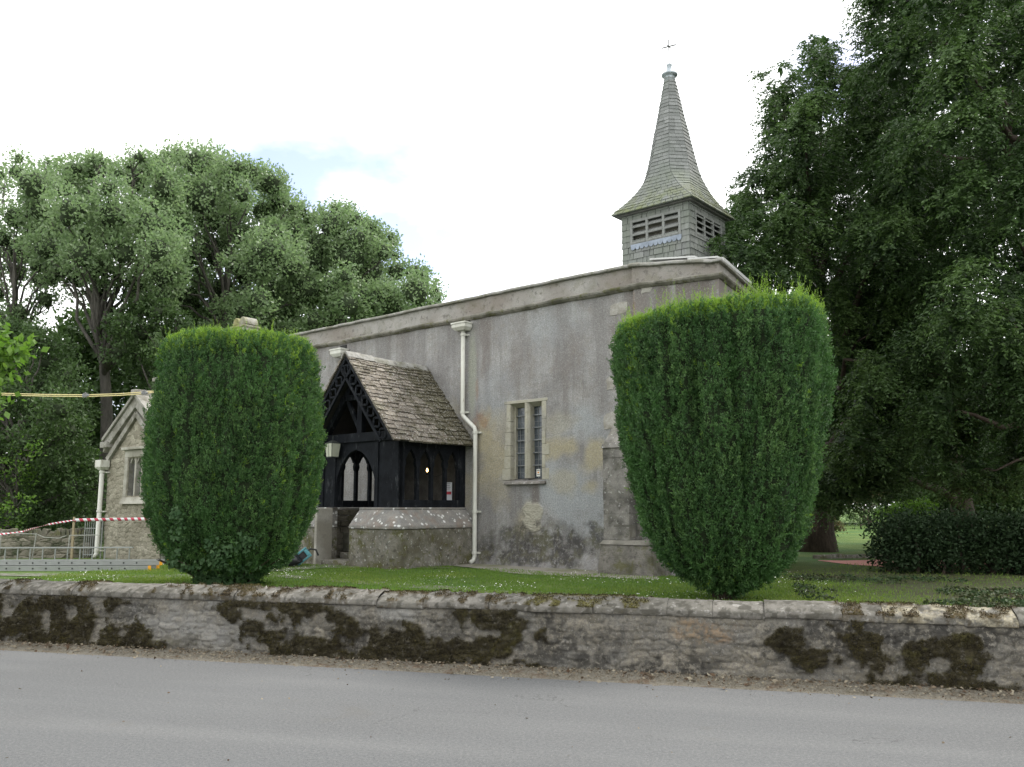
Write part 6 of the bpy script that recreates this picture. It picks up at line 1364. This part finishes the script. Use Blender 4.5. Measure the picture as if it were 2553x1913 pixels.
# ================================================================== LEFT-HAND CLUTTER
# dry stone wall behind the ladders
dA, dB = onz(-60, 1394), onz(222, 1391); dl = np.linalg.norm(dB - dA); dD = (dB - dA) / dl; dN = np.array([-dD[1], dD[0], 0]); dan = math.atan2(dD[1], dD[0])
dw = thing('dry_stone_wall', 'rough dry stone wall with upright cope stones behind the metal ladders', 'wall', tuple(dA), dan)
xx, zz = np.meshgrid(np.linspace(0, dl, 320), np.linspace(-.05, .50, 60)); h, idn = rubble(xx, zz, .085, 71, wmin=.12, wmax=.4, relief=.05, seam=.03)
P = np.stack([xx, -h, zz], -1).reshape(-1, 3); idx = np.arange(320 * 60).reshape(60, 320)
m = MT("dry_stone"); c = m.mix(m.attr('rnd'), (.11, .10, .075), (.24, .22, .175)); c = m.mix(m.rng(m.noise(4, 5, .7), .48, .62, 0, .8), c, (.035, .05, .02)); m.col(c); m.bump(m.noise(40, 5, .7), .8, .02); M_DRY = m.m
mesh_np('stone_face', P, np.stack([idx[:-1, :-1], idx[:-1, 1:], idx[1:, 1:], idx[1:, :-1]], -1).reshape(-1, 4), M_DRY, dw, rnd=idn.ravel(), smooth=True)
q = MB(); q.box(0, dl, .02, .4, -.05, .49); q.build('wall_core', M_CORE, dw)
q = MB(); gq = random.Random(6); s = 0
while s < dl - .05:
    w_ = gq.uniform(.05, .13); a_ = gq.uniform(-.25, .5); hh = gq.uniform(.10, .19); M_ = Matrix.Translation((s + w_ / 2, .16, .49)) @ Matrix.Rotation(a_, 4, 'Y'); q.prism([tuple(M_ @ Vector(p_)) for p_ in ((-w_ / 2, -.17, -.02), (w_ / 2, -.17, -.02), (w_ / 2, .17, -.02), (-w_ / 2, .17, -.02))], [tuple(M_ @ Vector(p_)) for p_ in ((-w_ / 3, -.13, hh), (w_ / 3, -.12, hh * .9), (w_ / 3, .12, hh), (-w_ / 3, .12, hh * .9))]); s += w_ + .005
q.build('cope_stones', stone_mat("cope_stones", (.13, .12, .09), (.19, .18, .145), (.05, .06, .03), 7, .4, .6, .8), dw, .01)
# iron gate
M_GATE = plain("grey_gate_paint", (.26, .27, .26), .6, .2, var=.2, sc=20)
g0, g1 = onz(207, 1392), onz(250, 1392); gd = (g1 - g0); gl = np.linalg.norm(gd); gt_ = thing('iron_gate', 'narrow grey iron railing gate between dry stone wall and vestry', 'gate', tuple(g0), math.atan2(gd[1], gd[0]))
q = MB(); q.tube([(0, 0, 0), (0, 0, .80)], .012, 8); q.tube([(gl, 0, 0), (gl, 0, .80)], .02, 8); [q.bar((0, 0, z), (gl, 0, z), .02, .02) for z in (.08, .66)]
gf = q.build('gate_frame', M_GATE, gt_)
for i in range(1, 8): q = MB(); x = gl * i / 8; q.tube([(x, 0, .04), (x, 0, .77), (x, 0, .83)], [.008, .008, .001], 6); q.build('railing', M_GATE, gt_)
q = MB(); q.lathe((gl, 0, .80), [(.02, 0), (.032, .02), (.02, .05), (.004, .07)], 10); q.build('finial', M_GATE, gt_)
# ladders on the grass
M_ALU = plain("ladder_alloy", (.30, .31, .30), .42, .55, var=.1, sc=6); M_ALUD = plain("rung_hole", (.05, .05, .05), .7); M_ORG = plain("orange_cap", (.80, .36, .03), .5, var=.06)
def ladder_flat(pxr, py, L, z0, label, holes=True):
    p1 = onz(pxr, py); p0 = onz(pxr - 200, py + .4); d = (p1 - p0); d = d / np.linalg.norm(d); st = p1 - d * L
    t = thing('ladder', label, 'ladder', (float(st[0]), float(st[1]), G), math.atan2(d[1], d[0]), 'aluminium ladders on the grass')
    for k, y in enumerate((0, .40)):
        q = MB(); q.box(0, L, y, y + .028, z0, z0 + .078); q.box(0, L, y - .004, y + .032, z0 + .070, z0 + .079); q.box(0, L, y - .004, y + .032, z0 - .001, z0 + .008); sdr = q.build('stile', M_ALU, t, .002)
        if k == 0:
            x = L - .42
            while x > .05: q = MB(); q.prism([(x + .016 * math.cos(a), -.0062, z0 + .04 + .016 * math.sin(a)) for a in np.linspace(0, 2 * math.pi, 10, False)][::-1], [(x + .016 * math.cos(a), -.0045 + .006, z0 + .04 + .016 * math.sin(a)) for a in np.linspace(0, 2 * math.pi, 10, False)][::-1]); x -= .232; q.build('rung_end', M_ALUD, sdr)
    x = L - .42
    while x > .05: q = MB(); q.tube([(x, .02, z0 + .04), (x, .41, z0 + .04)], .014, 8); q.build('rung', M_ALU, t); x -= .232
    for y in (-.008, .392): q = MB(); q.box(L - .012, L + .03, y, y + .044, z0 - .004, z0 + .084); q.build('end_cap', M_ORG, t, .004)
    return t
ladder_flat(370, 1424, 4.2, .006, 'lower aluminium ladder lying flat with orange end caps, front of the stack')
ladder_flat(398, 1422, 4.2, .092, 'upper aluminium ladder lying flat on another, its orange cap nearest the clipped yew')
p1 = onz(330, 1404); p0 = onz(0, 1405.5); d = (p1 - p0) / np.linalg.norm(p1 - p0); st = p1 - d * 4.6
la = thing('ladder', 'aluminium ladder set on edge behind the two flat ones, rungs upright', 'ladder', (float(st[0]), float(st[1]), G), math.atan2(d[1], d[0]), 'aluminium ladders on the grass')
for z in (.02, .30): q = MB(); q.box(0, 4.6, -.03, .03, z, z + .028); q.build('stile', M_ALU, la, .003)
x = .12
while x < 4.6: q = MB(); q.tube([(x, 0, .03), (x, 0, .31)], .015, 8); q.build('rung', M_ALU, la); x += .245
# thin post and rail barrier behind
M_RAIL = plain("thin_rail", (.30, .30, .27), .6, .2, var=.15, sc=15)
Yb = 18.0
def up_(px, y0, y1, Y=Yb): p = at(px, y0, Y); q_ = at(px, y1, Y); return p, q_
br = thing('post_and_rail', 'thin grey metal posts with a broken top rail behind the ladders', 'barrier', (float(at(90, 1300, Yb)[0]), Yb, G)); b0 = np.array(br.location)
for (x, xt, yt) in ((2, 4, 1325), (84, 91, 1330), (172, 174, 1334)):
    q = MB(); a = at(xt, yt, Yb); q.tube([np.array([at(x, 1330, Yb)[0], Yb, G - .02]) - b0, a - b0], .012, 7); q.build('post', M_RAIL, br)
for pts in (((4, 1329), (45, 1331), (91, 1332)), ((94, 1333), (110, 1340), (140, 1342), (148, 1342)), ((148, 1342), (165, 1336)), ((174, 1335), (210, 1335), (250, 1334))):
    q = MB(); q.tube([at(x, y, Yb) - b0 for x, y in pts], .009, 6); q.build('rail', M_RAIL, br)
M_WOOD = plain("stake_wood", (.30, .25, .16), .85, var=.2, sc=20)
sk_ = onz(178, 1400); tp = at(185, 1289, sk_[1]); q = MB(); q.prism([(-.025, -.02, -.05), (.025, -.02, -.05), (.025, .02, -.05), (-.025, .02, -.05)], [(tp[0] - sk_[0] - .02, -.016, tp[2] - G), (tp[0] - sk_[0] + .022, -.016, tp[2] - G), (tp[0] - sk_[0] + .022, .018, tp[2] - G), (tp[0] - sk_[0] - .02, .018, tp[2] - G)])
o = q.build('wooden_stake', M_WOOD, None, .003); o.location = (float(sk_[0]), float(sk_[1]), G); tag(o, 'leaning wooden stake holding up the red and white tape', 'stake')
# hazard tape: twisted ribbon from the left edge to the stake and on to the vestry
m = MT("hazard_tape"); at_ = m.attr('rnd'); fr_ = m.math('FRACT', at_); m.col(m.mix(m.math('GREATER_THAN', fr_, .5), (.62, .62, .62), (.42, .05, .08))); m.rough(.45); M_TAPE = m.m
Ys = float(sk_[1]) - .03
pp = [at(-120, 1345, 17.2), at(5, 1332, 17.4), at(60, 1325, 17.5), at(120, 1308, Ys), at(184, 1297, Ys), at(205, 1296.5, Ys), at(300, 1295, Ys - .1), at(365, 1294, 18.2), at(470, 1300, 17.8)]
pts = []; 
for i in range(len(pp) - 1):
    for k in range(40): pts.append(pp[i] + (pp[i + 1] - pp[i]) * k / 40)
pts = np.array(pts); n = len(pts); ln_ = np.concatenate([[0], np.cumsum(np.linalg.norm(np.diff(pts, axis=0), axis=1))]); tw = np.where(np.arange(n) < 165, .5 + .45 * np.sin(ln_ * 7), 0.12 * np.sin(ln_ * 3)); wd_ = np.where(np.arange(n) < 165, .020, .032)
dirs = np.stack([np.zeros(n), np.sin(tw * 1.2), np.cos(tw * 1.2)], 1); va = pts + dirs * wd_[:, None]; vb = pts - dirs * wd_[:, None]; vs = np.stack([va, vb], 1).reshape(-1, 3); fs = np.array([(2 * i, 2 * i + 1, 2 * i + 3, 2 * i + 2) for i in range(n - 1)])
rn = np.stack([ln_ / .17 + .25, ln_ / .17], 1).ravel(); rn = np.where(np.repeat(np.arange(n) < 165, 2), rn * 2.2, rn)
o = mesh_np('barrier_tape', vs, fs, M_TAPE, rnd=rn); sm = o.modifiers.new('s', 'SOLIDIFY'); sm.thickness = .001; tag(o, 'red and white striped barrier tape strung past the vestry', 'tape')
# yellow cable slung across to the vestry gable
M_CAB = plain("yellow_cable", (.60, .52, .26), .5, var=.12, sc=9)
cbl = thing('overhead_cable', 'pair of yellow cables slung overhead from the left edge to the vestry gable', 'cable', (0, 0, 0))
Yc = 18.7
cpt = [(-260, 972), (-100, 979), (0, 981), (110, 984), (215, 985), (300, 982), (360, 978), (395, 974), (440, 970)]
for off in (0, 4.2):
    q = MB(); q.tube([at(x, y + off * (1 if x < 380 else .6), Yc + (.0 if off else .02)) for x, y in cpt], .011, 8, True); q.build('cable', M_CAB, cbl, 0, True)
for (x, y) in ((214, 984), (361, 978)):
    q = MB(); c_ = at(x, y + 2, Yc); 
    for k in range(3): q.tube([c_ + np.array([-.05 + .035 * k, -.02, -.05]), c_ + np.array([-.03 + .03 * k, -.02, .05 + .02 * (k % 2)])], .013, 6)
    q.tube([c_ + np.array([-.07, 0, 0]), c_ + np.array([.07, 0, 0])], .03, 8); q.build('clip', plain("clip_grey", (.22, .22, .22), .5, .4), cbl)
q = MB(); e_ = at(440, 971, Yc); q.tube([e_ + np.array([0, 0, .1]), np.array([e_[0], e_[1], G + 3.0])], .03, 8); q.build('support_pole', M_RAIL, cbl)
q = MB(); e_ = at(-260, 973, Yc); q.tube([e_ + np.array([0, 0, .1]), np.array([e_[0], e_[1], G])], .05, 8); q.build('support_pole', M_WOOD, cbl)
# black sack and teal tool box by the porch
sp0 = CAM + (onz(714, 1398) - CAM) * .89; g = np.random.default_rng(8)
TH, PH = np.meshgrid(np.linspace(0, 2 * np.pi, 40, False), np.linspace(0, 1, 26)); r_ = .27 * np.sin(np.clip(PH, 0.02, .97) * np.pi) ** .5 * (1 - .25 * PH); zz = .31 * PH
n3 = fbm(np.stack([np.cos(TH) * 2, np.sin(TH) * 2, PH * 3], -1), 4, 3) - .5; r_ = r_ * (1 + .45 * n3); P = np.stack([r_ * np.cos(TH) * 1.25, r_ * np.sin(TH) * .8, zz + .05 * n3 * PH], -1).reshape(-1, 3); ix = np.arange(40 * 26).reshape(26, 40); ir = np.roll(ix, -1, 1)
o = mesh_np('rubble_sack', P, np.stack([ix[:-1], ir[:-1], ir[1:], ix[1:]], -1).reshape(-1, 4), plain("black_plastic", (.018, .02, .023), .38, spec=.5, bump=.6), smooth=False); o.location = (float(sp0[0]), float(sp0[1]), G); tag(o, 'slumped black plastic sack on the grass beside the porch plinth', 'sack')
tp0 = CAM + (onz(760, 1396) - CAM) * .89; tb_ = thing('tool_case', 'teal tool case with dark opening leaning by the porch plinth', 'tool case', (float(tp0[0]), float(tp0[1]), G), R(8))
Mt = Matrix.Rotation(R(-38), 4, 'Y'); q = MB()
for (a, b, c_, d) in ((-.15, .17, -.02, .02), (-.15, .17, .15, .19), (-.15, -.10, .02, .15), (.10, .17, .02, .15)): q.box(a, b, -.06, .05, c_ + .02, d + .02, Matrix.Translation((0, 0, .10)) @ Mt)
q.build('case_shell', plain("teal_plastic", (.10, .30, .34), .4, spec=.5), tb_, .012)
q = MB(); q.box(-.10, .10, -.035, .045, .045, .165, Matrix.Translation((0, 0, .10)) @ Mt); q.build('case_inside', M_ALUD, tb_); q = MB(); q.tube([(.03, .04, .29), (.10, .05, .33), (.2, .05, .31), (.25, .05, .2)], .018, 6); q.build('handle', plain("black_grip", (.03, .03, .03), .6), tb_)
